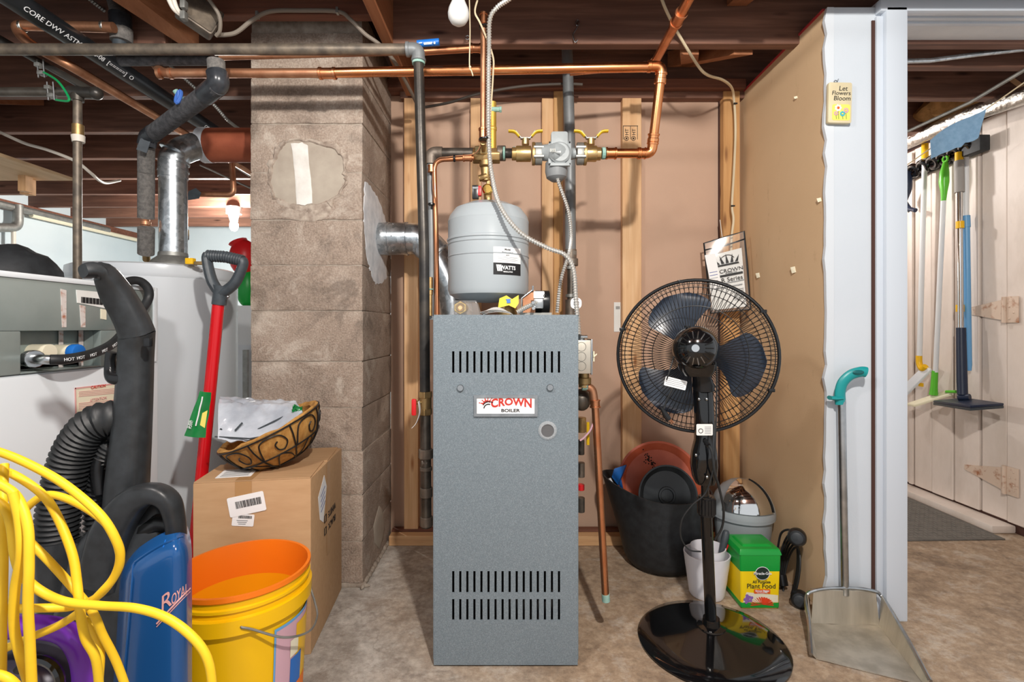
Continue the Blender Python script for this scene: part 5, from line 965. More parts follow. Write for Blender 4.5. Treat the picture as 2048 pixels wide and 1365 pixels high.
mb.grid(bag, 36, 24); mb.build('film', 'bag_grey', gb, solid=.004, smooth=25)
MB().tube([P(490, 872, 1.5), P(545, 845, 1.53), P(592, 822, 1.58)], .0028, 6).build('hanger_wire', 'slate', gb); MB().tube([P(430, 874, 1.49), P(500, 878, 1.48), P(530, 873, 1.48)], .0022, 6).build('hanger_wire', 'slate', gb)
for a_, b2 in (((440,858),(462,872)), ((470,862),(485,846)), ((455,876),(478,868))): MB().cyl(P(*a_, 1.5), P(*b2, 1.51), .0028, n=6).build('hook', 'slate', gb)
ge = MB(); ge.grid(lambda u, v: P(585+20*u, 812+14*v, 1.56)+Vector((0, .008*noise.noise(Vector((u*3, v*3, 0))), .004*math.sin(u*6))), 6, 6); ge.build('green_corner', 'bag_green', gb, solid=.003)
gk = thing('plant_food_pouch', P(395, 840, 1.5), 'green foil pouch with white print standing left of the red shovel', 'pouch')
def pouch(u, v):
    l = P(402, 782, 1.52).lerp(P(370, 872, 1.50), v); r = P(422, 785, 1.54).lerp(P(410, 876, 1.52), v); p = l.lerp(r, u); p.y += -.006*math.sin(math.pi*u)+.004*noise.noise(p*30); return p
mb = MB(); mb.grid(pouch, 10, 16); mb.build('pouch', 'bag_green', gk, solid=.004)
pdn = (pouch(.5,.98)-pouch(.5,.2)).normalized(); prt = (pouch(.9,.6)-pouch(.1,.6)).normalized()
for k, s_ in enumerate(('SUPER', 'PLANT')): text(s_, .011, frame(pouch(.16+.13*k, .72)+Vector((0,-.010,0)), -pdn, (-pdn).cross(Vector((0,1,0)))), 'white_print', gk, sx=.75)
q = [pouch(u, v)+Vector((0,-.006,0)) for u, v in ((.72,.45),(1,.38),(1,.78),(.74,.72))]; MB().add(q, [(0,1,2,3)]).build('print_panel', 'sign_yellow', gk, solid=.001); MB().tube([pouch(.55, .1+.08*k)+Vector((0,-.008,0)) for k in range(9)], .002, 5).build('print_line', 'white_print', gk)
# ---------------------------------------------------------------- red shovel with D grip
sv = thing('red_shovel', P(405, 1000, 1.62), 'red-shafted shovel with a black D grip behind the box', 'shovel')
s0, s1 = P(437, 606, 1.66), P(398, 1010, 1.62); dsv = (s1-s0).normalized()
MB().cyl(s0, s1+dsv*.28, .0185, n=20).build('shaft', 'shovel_red', sv)
mb = MB(); a0, a1 = s0.lerp(s1, .13), s0.lerp(s1, .30); mb.lathe([(.0188, 0), (.0188, (a1-a0).length)], axis(a0, dsv), 20, a0=.3, a1=2.6, close=False)
mb.build('shaft_label', 'paper_white', sv)
G = lambda px, py, dy=0: P(px, py, 1.66+dy)
MB().tube([G(438,610), G(441,585), G(443,572)], [.0225,.0225,.026], 16).build('socket', 'slate', sv)
MB().tube(spl([G(441,588), G(424,562), G(414,520), G(417,508)], 8), [.022-.0002*i for i in range(25)], 12, sq=(.8,1)).build('yoke_arm', 'slate', sv); MB().tube(spl([G(443,588), G(470,566), G(486,530), G(484,518)], 8), [.022-.0002*i for i in range(25)], 12, sq=(.8,1)).build('yoke_arm', 'slate', sv)
mb = MB(); helix_tube(mb, [G(416,512), G(450,514), G(486,522)], .0185, .0016, .0085, 14); mb.build('grip', 'slate', sv)
MB().sphere(G(456, 594, -.024), .005, nu=8, nv=6).build('rivet', 'steel', sv)
bl = s1+dsv*.22; MB().hexa([bl+Vector((-.1,.015,0)), bl+Vector((.1,.015,0)), bl+Vector((.1,.02,0)), bl+Vector((-.1,.02,0)), Vector((bl.x-.115,1.60,.0)), Vector((bl.x+.075,1.60,.0)), Vector((bl.x+.075,1.605,.0)), Vector((bl.x-.115,1.605,.0))]).build('blade', 'black_matte', sv)
# ---------------------------------------------------------------- yellow bucket
bk = thing('yellow_bucket', (-.655, 1.215, 0), 'yellow plastic pail with inner glow coloured orange and a wire handle', 'bucket'); rb, rt, hb = .13, .15, .37
MB().lathe([(.0001, .004), (rb-.004, .004), (rb, .01), (rt-.006, hb-.085), (rt+.006, hb-.083), (rt+.007, hb-.05), (rt-.003, hb-.048), (rt-.002, hb-.036), (rt+.003, hb-.034), (rt+.003, hb-.028), (rt-.002, hb-.026), (rt-.001, hb-.014)], Matrix.Translation((-.655, 1.215, 0)), 64, close=False).build('pail', 'bucket_yellow', bk, smooth=25)
MB().lathe([(rt-.012, hb-.085), (rb-.006, .012), (.0001, .012)], Matrix.Translation((-.655, 1.215, 0)), 64, close=False).build('inner_wall', 'bucket_inner_glow', bk, smooth=25)
MB().lathe([(rt-.001, hb-.014), (rt+.004, hb-.010), (rt+.004, hb), (rt-.003, hb), (rt-.008, hb-.04), (rt-.012, hb-.085)], Matrix.Translation((-.655, 1.215, 0)), 64, close=False).build('glow_band', 'bucket_orange', bk, smooth=25)  # orange over amber imitates light glowing through the translucent plastic
def bw(a, z, off=0): r = rb+(rt-rb)*(z/hb)+off; return Vector((-.655+r*math.cos(a), 1.215+r*math.sin(a), z))
ah = math.radians(-62)
MB().tube(spl([bw(ah, hb-.066, .006), bw(ah, hb-.066, .012), bw(ah+.12, hb-.075, .014), bw(ah+.5, hb-.115, .03), bw(ah+.9, hb-.14, .035), bw(ah+1.25, hb-.14, .03), bw(ah+1.45, hb-.12, .02), bw(ah+1.6, hb-.1, .012), bw(ah+1.65, hb-.075, .01)], 8), .0026, 8).build('bail', 'galv_dull', bk)
for a0_, a1_ in ((-1.75, -1.2), (-1.0, -.5)):
    mb = MB(); k = 8; mb.grid(lambda u, v: bw(a0_+(a1_-a0_)*u, hb-.064+.012*v, .0035), 8, 1); mb.build('ear_notch', 'bucket_yellow', bk)
def bpatch(a0_, a1_, z0_, z1_, m_, off, nm): mb = MB(); mb.grid(lambda u, v: bw(a0_+(a1_-a0_)*u, z0_+(z1_-z0_)*v, off), 12, 4); return mb.build(nm, m_, bk)
bpatch(-.62, .55, .03, hb-.105, 'light_blue', .0012, 'label_edge'); bpatch(-.59, .55, .035, hb-.112, 'flower_pink', .0018, 'label'); bpatch(-.18, .5, .04, hb-.125, 'yellow_plastic', .0024, 'label_panel'); bpatch(-.3, .0, .05, .17, 'blue_plastic', .003, 'label_shape'); bpatch(-.2, .25, .04, .1, 'bucket_orange', .0034, 'label_shape'); bpatch(-.32,-.12,.175,.215, 'cream', .0034, 'label_shape')
# far corner left of the chimney: bagged things and a white wall cabinet
gf = thing('festive_bag', P(485, 560, 2.75), 'red and green gift bag seen past the chimney edge', 'bag')
mb = MB(); mb.sphere(P(487, 515, 2.75), (.075,.06,.1), nu=18, nv=12); mb.build('red_top', 'red_plastic', gf); MB().tube([P(480, 492, 2.75), P(476, 484, 2.75)], [.03, .05], 12).build('tied_neck', 'red_plastic', gf)
mb = MB(); mb.sphere(P(494, 575, 2.76), (.06,.05,.11), nu=18, nv=12); mb.build('green_base', 'mg_green', gf)
MB().bb(P(478,0,2.75).x, P(520,0,2.75).x, 2.72, 2.9, P(0,690,2.75).z, P(0,612,2.75).z).build('stand', 'white_plastic', gf); MB().bb(P(480,0,2.75).x, P(520,0,2.75).x, 2.73, 2.9, 0, P(0,690,2.75).z).build('stand_base', 'white_paint', gf); MB().bb(P(489,0,2.7).x, P(498,0,2.7).x, 2.68, 2.70, 0, P(0,700,2.7).z).build('post', 'galv_dull', gf)
# ---------------------------------------------------------------- pedestal fan seen from behind
fan = thing('pedestal_fan', (.60, 1.505, 0), 'black pedestal fan with a wire cage seen from behind', 'fan')
MB().lathe([(.0001, .05), (.03, .05), (.05, .046), (.085, .036), (.16, .027), (.205, .016), (.215, .006), (.215, 0), (.0001, 0)][::-1], Matrix.Translation((.60, 1.505, 0)), 72).build('base', 'black_gloss', fan)
MB().lathe([(.042, .044), (.04, .052), (.026, .056), (.024, .075)], Matrix.Translation((.60, 1.505, 0)), 28).build('base_collar', 'black_gloss', fan)
fb0 = Vector((.60, 1.505, .03)); fk = P(1411, 985, 1.465); fn = P(1403, 770, 1.42)
MB().cyl(fb0, fk+Vector((0,0,-.01)), .0165, n=20).build('pole', 'black_gloss', fan); MB().cyl(P(1412, 1060, 1.475), P(1408, 880, 1.445), .0115, n=16).build('inner_pole', 'black_gloss', fan)
mb = MB(); c_ = P(1413, 1012, 1.47)
for k in range(16): a = 2*math.pi*k/16; mb.box(c_+Vector((.0225*math.cos(a), .0225*math.sin(a), 0)), (.006,.006,.045))
mb.cyl(c_-Vector((0,0,.028)), c_+Vector((0,0,.028)), .0225, n=20); mb.build('height_knob', 'black_plastic', fan)
# control column
def col(pts, nm, m_, par, n=18):
    vs = []; C = []
    for px, py, Y, hw, hd in pts:
        c = P(px, py, Y)
        for a in range(n): an = 2*math.pi*a/n; ca, sa = math.cos(an), math.sin(an); vs.append(c+Vector((hw*Y/F*math.copysign(abs(ca)**.6, ca), hd*math.copysign(abs(sa)**.6, sa), 0)))
    k = len(pts); mb = MB(); mb.add(vs, [(i*n+a, i*n+(a+1) % n, (i+1)*n+(a+1) % n, (i+1)*n+a) for i in range(k-1) for a in range(n)]+[tuple(range(n-1,-1,-1)), tuple((k-1)*n+a for a in range(n))]); return mb.build(nm, m_, par)
col([(1410,968,1.44,17,.02), (1409,955,1.44,22,.028), (1408,930,1.44,25,.032), (1408,905,1.44,23,.032), (1409,880,1.44,18,.028), (1409,850,1.435,18,.027), (1406,780,1.43,17,.026), (1405,775,1.43,15,.022)], 'control_column', 'black_gloss', fan)
col([(1407,782,1.415,18,.03), (1407,770,1.415,19,.032), (1404,757,1.41,16,.03), (1400,742,1.405,16,.03)], 'tilt_joint', 'black_plastic', fan)
for px, py in ((1398, 799), (1413, 799), (1392, 911), (1414, 955)): MB().sphere(P(px, py, 1.402), (.004,.004,.005), nu=8, nv=6).build('screw', 'steel', fan)
ls = P(1409, 860, 1.4065); lab = MB().prism(rrect(.046, .032, .003, 2), front(ls), .001).build('rating_label', 'paper', fan)
for k in range(5): MB().prism(rrect(.018, .0016, .0003, 1), front(ls+Vector((.009,-.0012,.008-.0045*k))), .0003).build('fine_print', 'grey_print', lab)
MB().tube(arc_pts(ls+Vector((-.011,-.0013,-.003)), (1,0,0), (0,0,1), .006, 0, 6.2832, 14)[:-1], .0009, 5, closed=True).build('safety_mark', 'black_print', lab)
# head
ax_ = Vector((.365, 1, -.045)).normalized(); gc = Vector((.553, 1.515, P(0, 711, 1.515).z)); GR = .229; Mg = axis(gc, -ax_)   # +z of Mg points back to the camera side
mb = MB()
def gpt(r, a, z): return Mg @ Vector((r*math.cos(a), r*math.sin(a), z))
def gz(r): f = r/GR; return .085*(1-f**2.6)
MB().tube([gpt(GR, 2*math.pi*k/72, 0) for k in range(72)], .0052, 10, closed=True).build('cage_rim', 'black_plastic', fan)
NW = 96
for sgn, nm, rm in ((1, 'rear_cage', .052), (-1, 'front_cage', .045)):
    mb = MB()
    for k in range(NW):
        a = 2*math.pi*(k+(0 if sgn > 0 else .5))/NW; tw = .05 if sgn > 0 else -.07
        mb.tube([gpt(r, a+tw*(1-r/GR)*2, sgn*gz(r)*(1 if sgn > 0 else .8)) for r in [rm+(GR-rm)*j/7 for j in range(8)]], .0009, 4, caps=False)
    for r in ((.145, .205, .218) if sgn > 0 else (.128, .19)): mb.tube([gpt(r, 2*math.pi*k/64, sgn*gz(r)*(1 if sgn > 0 else .8)+.001) for k in range(64)], .0013, 5, closed=True)
    mb.build(nm, 'wire_black', fan)
MB().lathe([(.0001, -.072), (.045, -.07), (.05, -.064), (.045, -.058)], Mg, 28).build('front_badge', 'black_plastic', fan)
for k in range(3):
    a0 = math.radians((122, 1, 244)[k]); mb = MB()
    def blade(u, v):
        r = .035+.158*v; wdt = .25+.58*v*(1.25-.45*v); sh = math.sin(math.pi*min(1, v))*.0; an = a0+(u-.5)*wdt*2*(1-.72*max(0, (v-.72)/.28)**2.2)-.28*v
        return Mg @ Vector((r*math.cos(an), r*math.sin(an), .012+(u-.5)*.05*(1-.3*v)))
    mb.grid(blade, 14, 18); mb.build('blade', 'slate_blade', fan, solid=.002)
MB().lathe([(.0001,-.04),(.03,-.04),(.04,-.02),(.04,.03),(.0001,.03)], Mg, 24).build('blade_hub', 'black_plastic', fan)
mc = P(1391, 697, 1.36); Mm = axis(mc, -ax_)
MB().lathe([(.058, -.075), (.062, -.07), (.062, -.02), (.058, .006), (.048, .026), (.032, .04), (.012, .046), (.0001, .047)], Mm, 40).build('motor_housing', 'black_gloss', fan)
for k in range(18):
    a = 2*math.pi*k/18; MB().tube([Mm @ Vector((r*math.cos(a), r*math.sin(a), z)) for r, z in ((.026, .0432), (.036, .0375), (.045, .0295))], .0016, 5).build('vent_slit', 'steel' if k in (3,4,5,12,13,14,15) else 'void', fan)
MB().lathe([(.011, .046), (.010, .0485), (.0001, .049)], Mm, 18).build('rear_cap', 'chrome', fan)
MB().cyl(P(1375, 664, 1.38), P(1375, 655, 1.38), .0035, n=8).build('swing_knob', 'black_plastic', fan); MB().cyl(P(1375, 655, 1.38), P(1375, 652, 1.38), .009, n=12).build('swing_knob_top', 'black_plastic', fan)
col([(1394,752,1.385,26,.03), (1393,742,1.385,33,.038), (1392,728,1.385,36,.042)], 'motor_neck', 'black_gloss', fan)
MB().tube(spl([P(1424, 700, 1.37), P(1433, 740, 1.37), P(1433, 800, 1.38), P(1431, 870, 1.385), P(1428, 930, 1.385), P(1412, 985, 1.40), P(1385, 1010, 1.41), P(1364, 1040, 1.42), P(1362, 1075, 1.43), P(1378, 1100, 1.44), P(1402, 1104, 1.445)], 8), .0022, 6).build('cord', 'rubber', fan)
MB().tube(spl([P(1414, 887, 1.40), P(1424, 905, 1.385), P(1429, 945, 1.385), P(1438, 975, 1.4), P(1447, 1020, 1.42), P(1444, 1055, 1.44), P(1430, 1080, 1.455)], 8), .0034, 8).build('cord', 'rubber', fan); MB().cyl(P(1410, 882, 1.408), P(1417, 892, 1.392), .0068, n=10).build('strain_relief', 'black_plastic', fan)
tgm = P(1351, 767, 1.40); Mtg = frame(tgm, (.95,0,-.24), (.24,0,.95)); MB().prism(rrect(.062, .026, .002, 1), Mtg, .0008).build('cord_tag', 'paper_white', fan)
for k in range(4): MB().prism(rrect(.052, .0015, .0003, 1), Mtg @ Matrix.Translation((0,.008-.005*k,.001)), .0003).build('fine_print', 'grey_print', fan)
MB().tube(spl([P(1352, 700, 1.40), P(1340, 740, 1.39), P(1333, 760, 1.392)], 5), .002, 6).build('cord', 'rubber', fan); MB().tube(spl([P(1345, 778, 1.39), P(1332, 805, 1.395), P(1328, 818, 1.395)], 5), .0026, 6).build('cord', 'rubber', fan)
MB().tube([P(1322, 815, 1.395), P(1332, 832, 1.395), P(1338, 840, 1.395)], [.004, .0085, .0075], 10).build('plug', 'black_plastic', fan)
for d in (0, 3): MB().cyl(P(1338+d, 840-d*.6, 1.395), P(1344+d, 848-d*.6, 1.395), .0016, n=6).build('plug_pin', 'copper', fan)
for a in (100, 35, -25, 160): MB().box(Mg @ Vector((GR*math.cos(math.radians(a)), GR*math.sin(math.radians(a)), .0)), (.018,.012,.01)).build('rim_clip', 'black_plastic', fan, bevel=.002)
# ---------------------------------------------------------------- manual in a plastic sleeve
mn = thing('boiler_manual', P(1455, 560, 2.1), 'boiler manual in a black-edged plastic sleeve hung on the stud', 'manual')
cs = [Vector(P(px, py, Y)) for px, py, Y in ((1421, 627, 2.14), (1501, 619, 2.10), (1488, 463, 2.12), (1408, 487, 2.17))]
def sl(u, v, off=0): 
    p = cs[0]*(1-u)*(1-v)+cs[1]*u*(1-v)+cs[2]*u*v+cs[3]*(1-u)*v; return p+Vector((-.05,-1,0))*off
mb = MB(); mb.grid(lambda u, v: sl(u, v, .004), 8, 10); mb.build('sleeve', 'clear_film', mn)
MB().tube([sl(0,0), sl(1,0), sl(1,.5,.004), sl(1,1), sl(.5,1,-.004), sl(0,1), sl(0,.5,.004)], .0042, 8, closed=True).build('sleeve_binding', 'black_plastic', mn); MB().tube([sl(0,.9,.002), sl(.5,.885,-.002), sl(1,.9,.002)], .0036, 8).build('pocket_edge', 'black_plastic', mn)
mb = MB(); mb.grid(lambda u, v: sl(.05+.86*u, .04+.76*v, -.001), 4, 8); mb.build('cover_page', 'paper', mn, solid=.0015)
xd = (sl(1,.5)-sl(0,.5)).normalized(); yd = (sl(.5,1)-sl(.5,0)).normalized(); T_ = lambda u, v: frame(sl(u, v, .0055), xd, yd)
mb = MB()
for k in range(5):
    a = -.9+.45*k; o = T_(.52, .66); mb.prism([(-.006+.05*a*.8, -.004), (.006+.05*a*.8, -.004), (.07*a*.8, .026+.01*math.cos(a*2))], o, .0006)
mb.prism([(-.045,-.014), (.045,-.014), (.043,-.007), (-.043,-.007)], T_(.52,.66), .0006); mb.build('crown_mark', 'black_print', mn)
MB().tube(arc_pts(sl(.52,.655,.0055), xd, yd, .032, .5, 2.64, 10), .0012, 5).build('crown_arch', 'black_print', mn)
text('CROWN', .022, T_(.6, .545), 'black_print', mn, sx=1.1); text('BOILER CO.', .009, T_(.6, .512), 'black_print', mn); MB().prism(rrect(.095, .009, .001, 1), T_(.58, .485), .0006).build('rule', 'black_print', mn)
text('R Series', .026, T_(.6, .425), 'black_print', mn); MB().prism(rrect(.1, .004, .001, 1), T_(.58, .385), .0005).build('fine_print', 'grey_print', mn); MB().prism(rrect(.11, .004, .001, 1), T_(.5, .33), .0005).build('fine_print', 'grey_print', mn)
for k in range(7): MB().prism(rrect(.04, .0022, .0004, 1), T_(.74, .28-.022*k), .0004).build('table_line', 'grey_print', mn)
MB().prism(rrect(.042, .15, .002, 1), frame(sl(.155, .58, .006), xd, yd), .0005).build('sticker', 'paper_white', mn); MB().prism(blob(0,0,.014,.012,10,.3,3), T_(.16, .76), .0009).build('sticker_logo', 'black_print', mn)
for k in range(7): MB().prism(rrect(.032, .0025, .0004, 1), T_(.155, .69-.042*k), .001).build('sticker_line', 'blue_print' if k in (2,3,4) else 'grey_print', mn)
MB().tube(spl([P(1440, 440, 2.2), P(1443, 465, 2.19), P(1445, 478, 2.17)], 4), .002, 6).build('string', 'cable_white', mn)
# ---------------------------------------------------------------- black tub with saucers
tb = thing('black_tub', (.61, 2.02, 0), 'black plastic planter tub holding saucers', 'planter')
mb = MB(); n = 48
tprof = [(.0001, .006), (.10, .004), (.135, .012), (.15, .04), (.17, .12), (.183, .2), (.19, .28), (.192, .3), (.186, .3), (.178, .2), (.145, .04), (.12, .02), (.0001, .018)]
mb.lathe(tprof, Matrix.Translation((.605, 2.02, 0)), n)
for i, v in enumerate(mb.v):
    if v.z > .15:
        a = math.atan2(v.y-2.02, v.x-.605); k = max(0, math.cos(a-math.pi+.15))**2; v.z += .055*k*(v.z-.15)/.15; v.x -= .035*k*(v.z-.15)/.15
mb.build('tub', 'black_matte', tb, smooth=50)
sa = thing('terracotta_saucer', P(1325, 960, 2.05), 'big orange plastic plant saucer standing in the black tub', 'saucer')
def saucer(par, c, d, r, m_, depth, nm='dish'): return MB().lathe([(.0001, .0), (r*.78, .0), (r*.82, .004), (r*.97, depth), (r, depth), (r, depth+.004), (r*.95, depth+.004), (r*.80, .006), (r*.3, .006), (r*.28, .009), (r*.22, .009), (r*.2, .006), (.0001, .006)], axis(c, d), 48).build(nm, m_, par)
saucer(sa, P(1318, 968, 2.08), (-.12,-1,.32), .172, 'terracotta', .022)
mb = MB(); random.seed(12); Msm = frame(P(1298, 922, 2.04), (.5,-.1,-.85), (.85,.25,.5))
for k in range(46): a = random.gauss(0, .02); b_ = random.gauss(0, .008); mb.sphere(Msm @ Vector((a, b_, .002)), (.0028, .0028, .0028), nu=6, nv=4)
mb.build('soil_specks', 'soil', sa, kind='stuff')
s2 = thing('black_saucer', P(1333, 985, 1.95), 'dusty black plant saucer standing in front of the orange one', 'saucer'); saucer(s2, P(1333, 992, 1.955), (.05,-1,.25), .117, 'saucer_black', .018)
sp_ = thing('blue_dustpan', P(1235, 950, 2.05), 'bright blue plastic scoop poking out of the tub', 'scoop'); MB().hexa([P(1223,955,2.05), P(1236,972,2.05), P(1240,970,2.1), P(1226,953,2.1), P(1228,938,2.05), P(1252,930,2.05), P(1254,930,2.1), P(1230,937,2.1)]).build('scoop', 'blue_plastic', sp_, bevel=.004); MB().tube([P(1219,958,2.04), P(1232,982,2.04), P(1240,1000,2.0)], .006, 8).build('edge', 'white_plastic', sp_)
MB().cyl(P(1238,955,2.08), P(1250,1015,2.06), .008, n=8).build('handle', 'blue_plastic', sp_)
# ---------------------------------------------------------------- grey swing-lid bin
gbn = thing('swing_bin', (.90, 1.955, 0), 'small grey waste bin with a mirrored swing lid', 'waste bin'); gx, gy = .905, 1.965; rz = .225
MB().lathe([(.085, 0), (.088, .005), (.108, rz-.012), (.118, rz-.01), (.118, rz)], Matrix.Translation((gx, gy, 0)), 36).build('bin', 'bin_grey', gbn)
hood = [(.1185, 0), (.1185, .008), (.114, .03), (.1, .065), (.075, .1), (.045, .12), (.0001, .128)]
MB().lathe(hood, Matrix.Translation((gx, gy, rz)), 40).build('hood', 'bin_grey', gbn)
mb = MB()
def flap(u, v):
    a = math.radians(-150+95*u); t = .1+.86*v; r = .1235*math.cos(t*1.45); z = .012+.126*math.sin(t*1.5); return Vector((gx+r*math.cos(a)*(1-.0*v), gy+r*math.sin(a), rz+z*.985))
mb.grid(flap, 18, 16); mb.build('swing_flap', 'chrome', gbn, solid=.003)
MB().tube([flap(1, .02+.96*k/10)+Vector((.001,-.002,0)) for k in range(11)], .003, 6).build('flap_gap', 'void', gbn)
# ---------------------------------------------------------------- white pots with brushes
wpn = thing('white_pot', (.705, 1.755, 0), 'white dimpled plastic plant pot on the floor behind the fan pole', 'pot')
def potmesh(c, r0, r1, h, dim): 
    mb = MB(); mb.lathe([(.0001, .003), (r0*.95, .003), (r0, .01)]+[(r0+(r1-r0)*k/10, .01+(h-.01)*k/10) for k in range(1, 11)]+[(r1-.004, h), (r0-.003, .02), (.0001, .02)], Matrix.Translation(c), 44)
    if dim:
        for v in mb.v:
            a = math.atan2(v.y-c[1], v.x-c[0]); k = 1+.014*math.sin(a*11)*math.sin((v.z-c[2])*130); v.x = c[0]+(v.x-c[0])*k; v.y = c[1]+(v.y-c[1])*k
    return mb
potmesh((.692, 1.777, 0), .06, .079, .15, True).build('pot', 'pot_white', wpn)
w3 = thing('small_white_pot', (.71, 1.765, .03), 'smaller white pot nested inside the dimpled pot', 'pot'); potmesh((.698, 1.780, .035), .046, .06, .135, False).build('pot', 'pot_white', w3)
br_ = thing('paint_brush', P(1445, 1110, 1.74), 'grey paint brush with a red tip standing in the white pots', 'brush')
MB().tube(spl([P(1437, 1125, 1.765), P(1444, 1102, 1.77), P(1450, 1078, 1.775), P(1453, 1061, 1.78)], 6), [.006,.007,.008,.009,.0095,.01,.0105,.011,.0115,.012,.0125,.013,.013,.013,.0125,.012,.011,.009,.006][:19], 12).build('handle', 'slate', br_); MB().box(P(1437, 1128, 1.765), (.04,.012,.018), Matrix.Rotation(.3, 3, 'Y')).build('ferrule', 'steel', br_, bevel=.003)
MB().hexa([P(1432,1134,1.73), P(1446,1138,1.73), P(1446,1138,1.745), P(1432,1134,1.745), P(1430,1150,1.735), P(1444,1152,1.735), P(1444,1152,1.75), P(1430,1150,1.75)]).build('bristles', 'black_matte', br_)
b3 = thing('red_scraper', P(1455, 1100, 1.78), 'thin red-edged scraper handle beside the paint brush', 'scraper'); MB().tube([P(1444, 1115, 1.765), P(1461, 1080, 1.775)], .004, 8).build('handle', 'red_plastic', b3); MB().tube([P(1440, 1128, 1.765), P(1446, 1112, 1.765)], .003, 8).build('blade', 'steel', b3)
b4 = thing('black_tool', P(1397, 1125, 1.74), 'dark tool handle leaning at the left edge of the white pot', 'tool'); MB().tube([P(1395, 1140, 1.76), P(1398, 1118, 1.755), P(1403, 1112, 1.75)], .008, 10).build('handle', 'slate', b4)
# ---------------------------------------------------------------- plant food box
pf = thing('plant_food_box', (.80, 1.74, 0), 'green and yellow plant food carton with a green lid', 'box'); px0, px1, py0, py1 = P(1480,0,1.68).x, P(1562,0,1.68).x, 1.68, 1.81; hzp = .195
mb = MB(); mb.hexa([(px0+.006,py0+.004,0), (px1-.004,py0+.004,0), (px1-.004,py1,0), (px0+.006,py1,0), (px0,py0,hzp), (px1,py0,hzp), (px1,py1,hzp), (px0,py1,hzp)]); mb.build('tub', 'mg_yellow', pf, bevel=.008, seg=3)
fpz = lambda z: py0+.004-.004*z/hzp
def band(z0, z1, m_, nm, off): mb = MB(); mb.hexa([(px0-.0+.006*(1-z0/hzp)+.006-off, fpz(z0)-off, z0), (px1-.004*(1-z0/hzp)-.006, fpz(z0)-off, z0), (px1-.004*(1-z0/hzp)-.006, fpz(z0)+.002, z0), (px0+.006*(1-z0/hzp)+.006, fpz(z0)+.002, z0), (px0+.006*(1-z1/hzp)+.006, fpz(z1)-off, z1), (px1-.004*(1-z1/hzp)-.006, fpz(z1)-off, z1), (px1-.006, fpz(z1)+.002, z1), (px0+.006, fpz(z1)+.002, z1)]); return mb.build(nm, m_, pf)
def bnd(z0, z1, m_, nm, grow): MB().hexa([(px0+.006*(1-z0/hzp)-grow, fpz(z0)-grow, z0), (px1-.004*(1-z0/hzp)+grow, fpz(z0)-grow, z0), (px1-.004*(1-z0/hzp)+grow, py1+grow, z0), (px0+.006*(1-z0/hzp)-grow, py1+grow, z0), (px0+.006*(1-z1/hzp)-grow, fpz(z1)-grow, z1), (px1-.004*(1-z1/hzp)+grow, fpz(z1)-grow, z1), (px1-.004*(1-z1/hzp)+grow, py1+grow, z1), (px0+.006*(1-z1/hzp)-grow, py1+grow, z1)]).build(nm, m_, pf, bevel=.008, seg=3)
bnd(.125, hzp, 'mg_green', 'green_band', .0008); bnd(.001, .025, 'mg_green', 'green_band', .0008)
MB().hexa([(px0-.004,py0-.004,hzp-.012), (px1+.004,py0-.004,hzp-.012), (px1+.004,py1+.004,hzp-.012), (px0-.004,py1+.004,hzp-.012), (px0+.002,py0+.004,hzp+.008), (px1-.002,py0+.004,hzp+.008), (px1-.002,py1-.004,hzp+.008), (px0+.002,py1-.004,hzp+.008)]).build('lid', 'mg_green', pf, bevel=.005)
MB().hexa([(px0+.016,py0+.02,hzp+.006), (px1-.016,py0+.02,hzp+.006), (px1-.016,py1-.02,hzp+.006), (px0+.016,py1-.02,hzp+.006), (px0+.024,py0+.03,hzp+.014), (px1-.024,py0+.03,hzp+.014), (px1-.024,py1-.03,hzp+.014), (px0+.024,py1-.03,hzp+.014)]).build('lid_panel', 'mg_green', pf, bevel=.003)
fx_ = (px0+px1)/2+.004; F_ = lambda x, z, o: front((x, fpz(z)-o, z))
MB().prism(blob(0,0,.0245,.0225,28,0,1), F_(fx_+.002, .123, .0022), .0006).build('logo_ring', 'white_print', pf); MB().prism(blob(0,0,.0225,.0205,28,0,1), F_(fx_+.002, .123, .003), .0006).build('logo_disc', 'mg_black', pf)
text('Miracle-Gro', .0128, F_(fx_+.002, .123, .0042), 'white_print', pf, bold=.0002, sx=.95); text('All Purpose', .0135, F_(fx_, .093, .0018), 'mg_black', pf, bold=.0001, sx=.95); text('Plant Food', .023, F_(fx_-.001, .0785, .0018), 'mg_black', pf, sx=.98); text('WATER SOLUBLE', .0045, F_(fx_, .1005, .0018), 'mg_black', pf)
MB().prism(rrect(.054, .014, .001, 1), F_(fx_+.002, .061, .0018), .0006).build('banner', 'mg_orange', pf); text('Grows Bigger', .0085, F_(fx_+.002, .0632, .0028), 'white_print', pf, bold=.0002); text('More Beautiful Plants', .0042, F_(fx_+.002, .0572, .0028), 'white_print', pf)
MB().prism([(-.062,-.012),(.056,-.012),(.056,.012),(-.05,.022)], F_(fx_, .036, .0012), .0004).build('pale_panel', 'cream', pf)
mb = MB()
for k in range(15): a = math.pi*(k/14); mb.prism([(.004*math.cos(a), .002), (.036*math.cos(a)-.004*math.sin(a), .026*math.sin(a)+.002), (.04*math.cos(a), .029*math.sin(a)), (.036*math.cos(a)+.004*math.sin(a), .025*math.sin(a)-.001)], F_(fx_+.002, .014, .0022+.00004*k), .0004)
mb.build('daisy_print', 'petal_red', pf, kind='stuff')
for k in range(9): a = 2.4*k; r = .003*math.sqrt(k)*1.6; MB().prism(blob(0,0,.0055,.005,8,.1,k), F_(px0+.027+r*math.cos(a), .036+r*math.sin(a), .0024+.0001*k), .0004).build('blossom_print', 'petal_purple', pf)
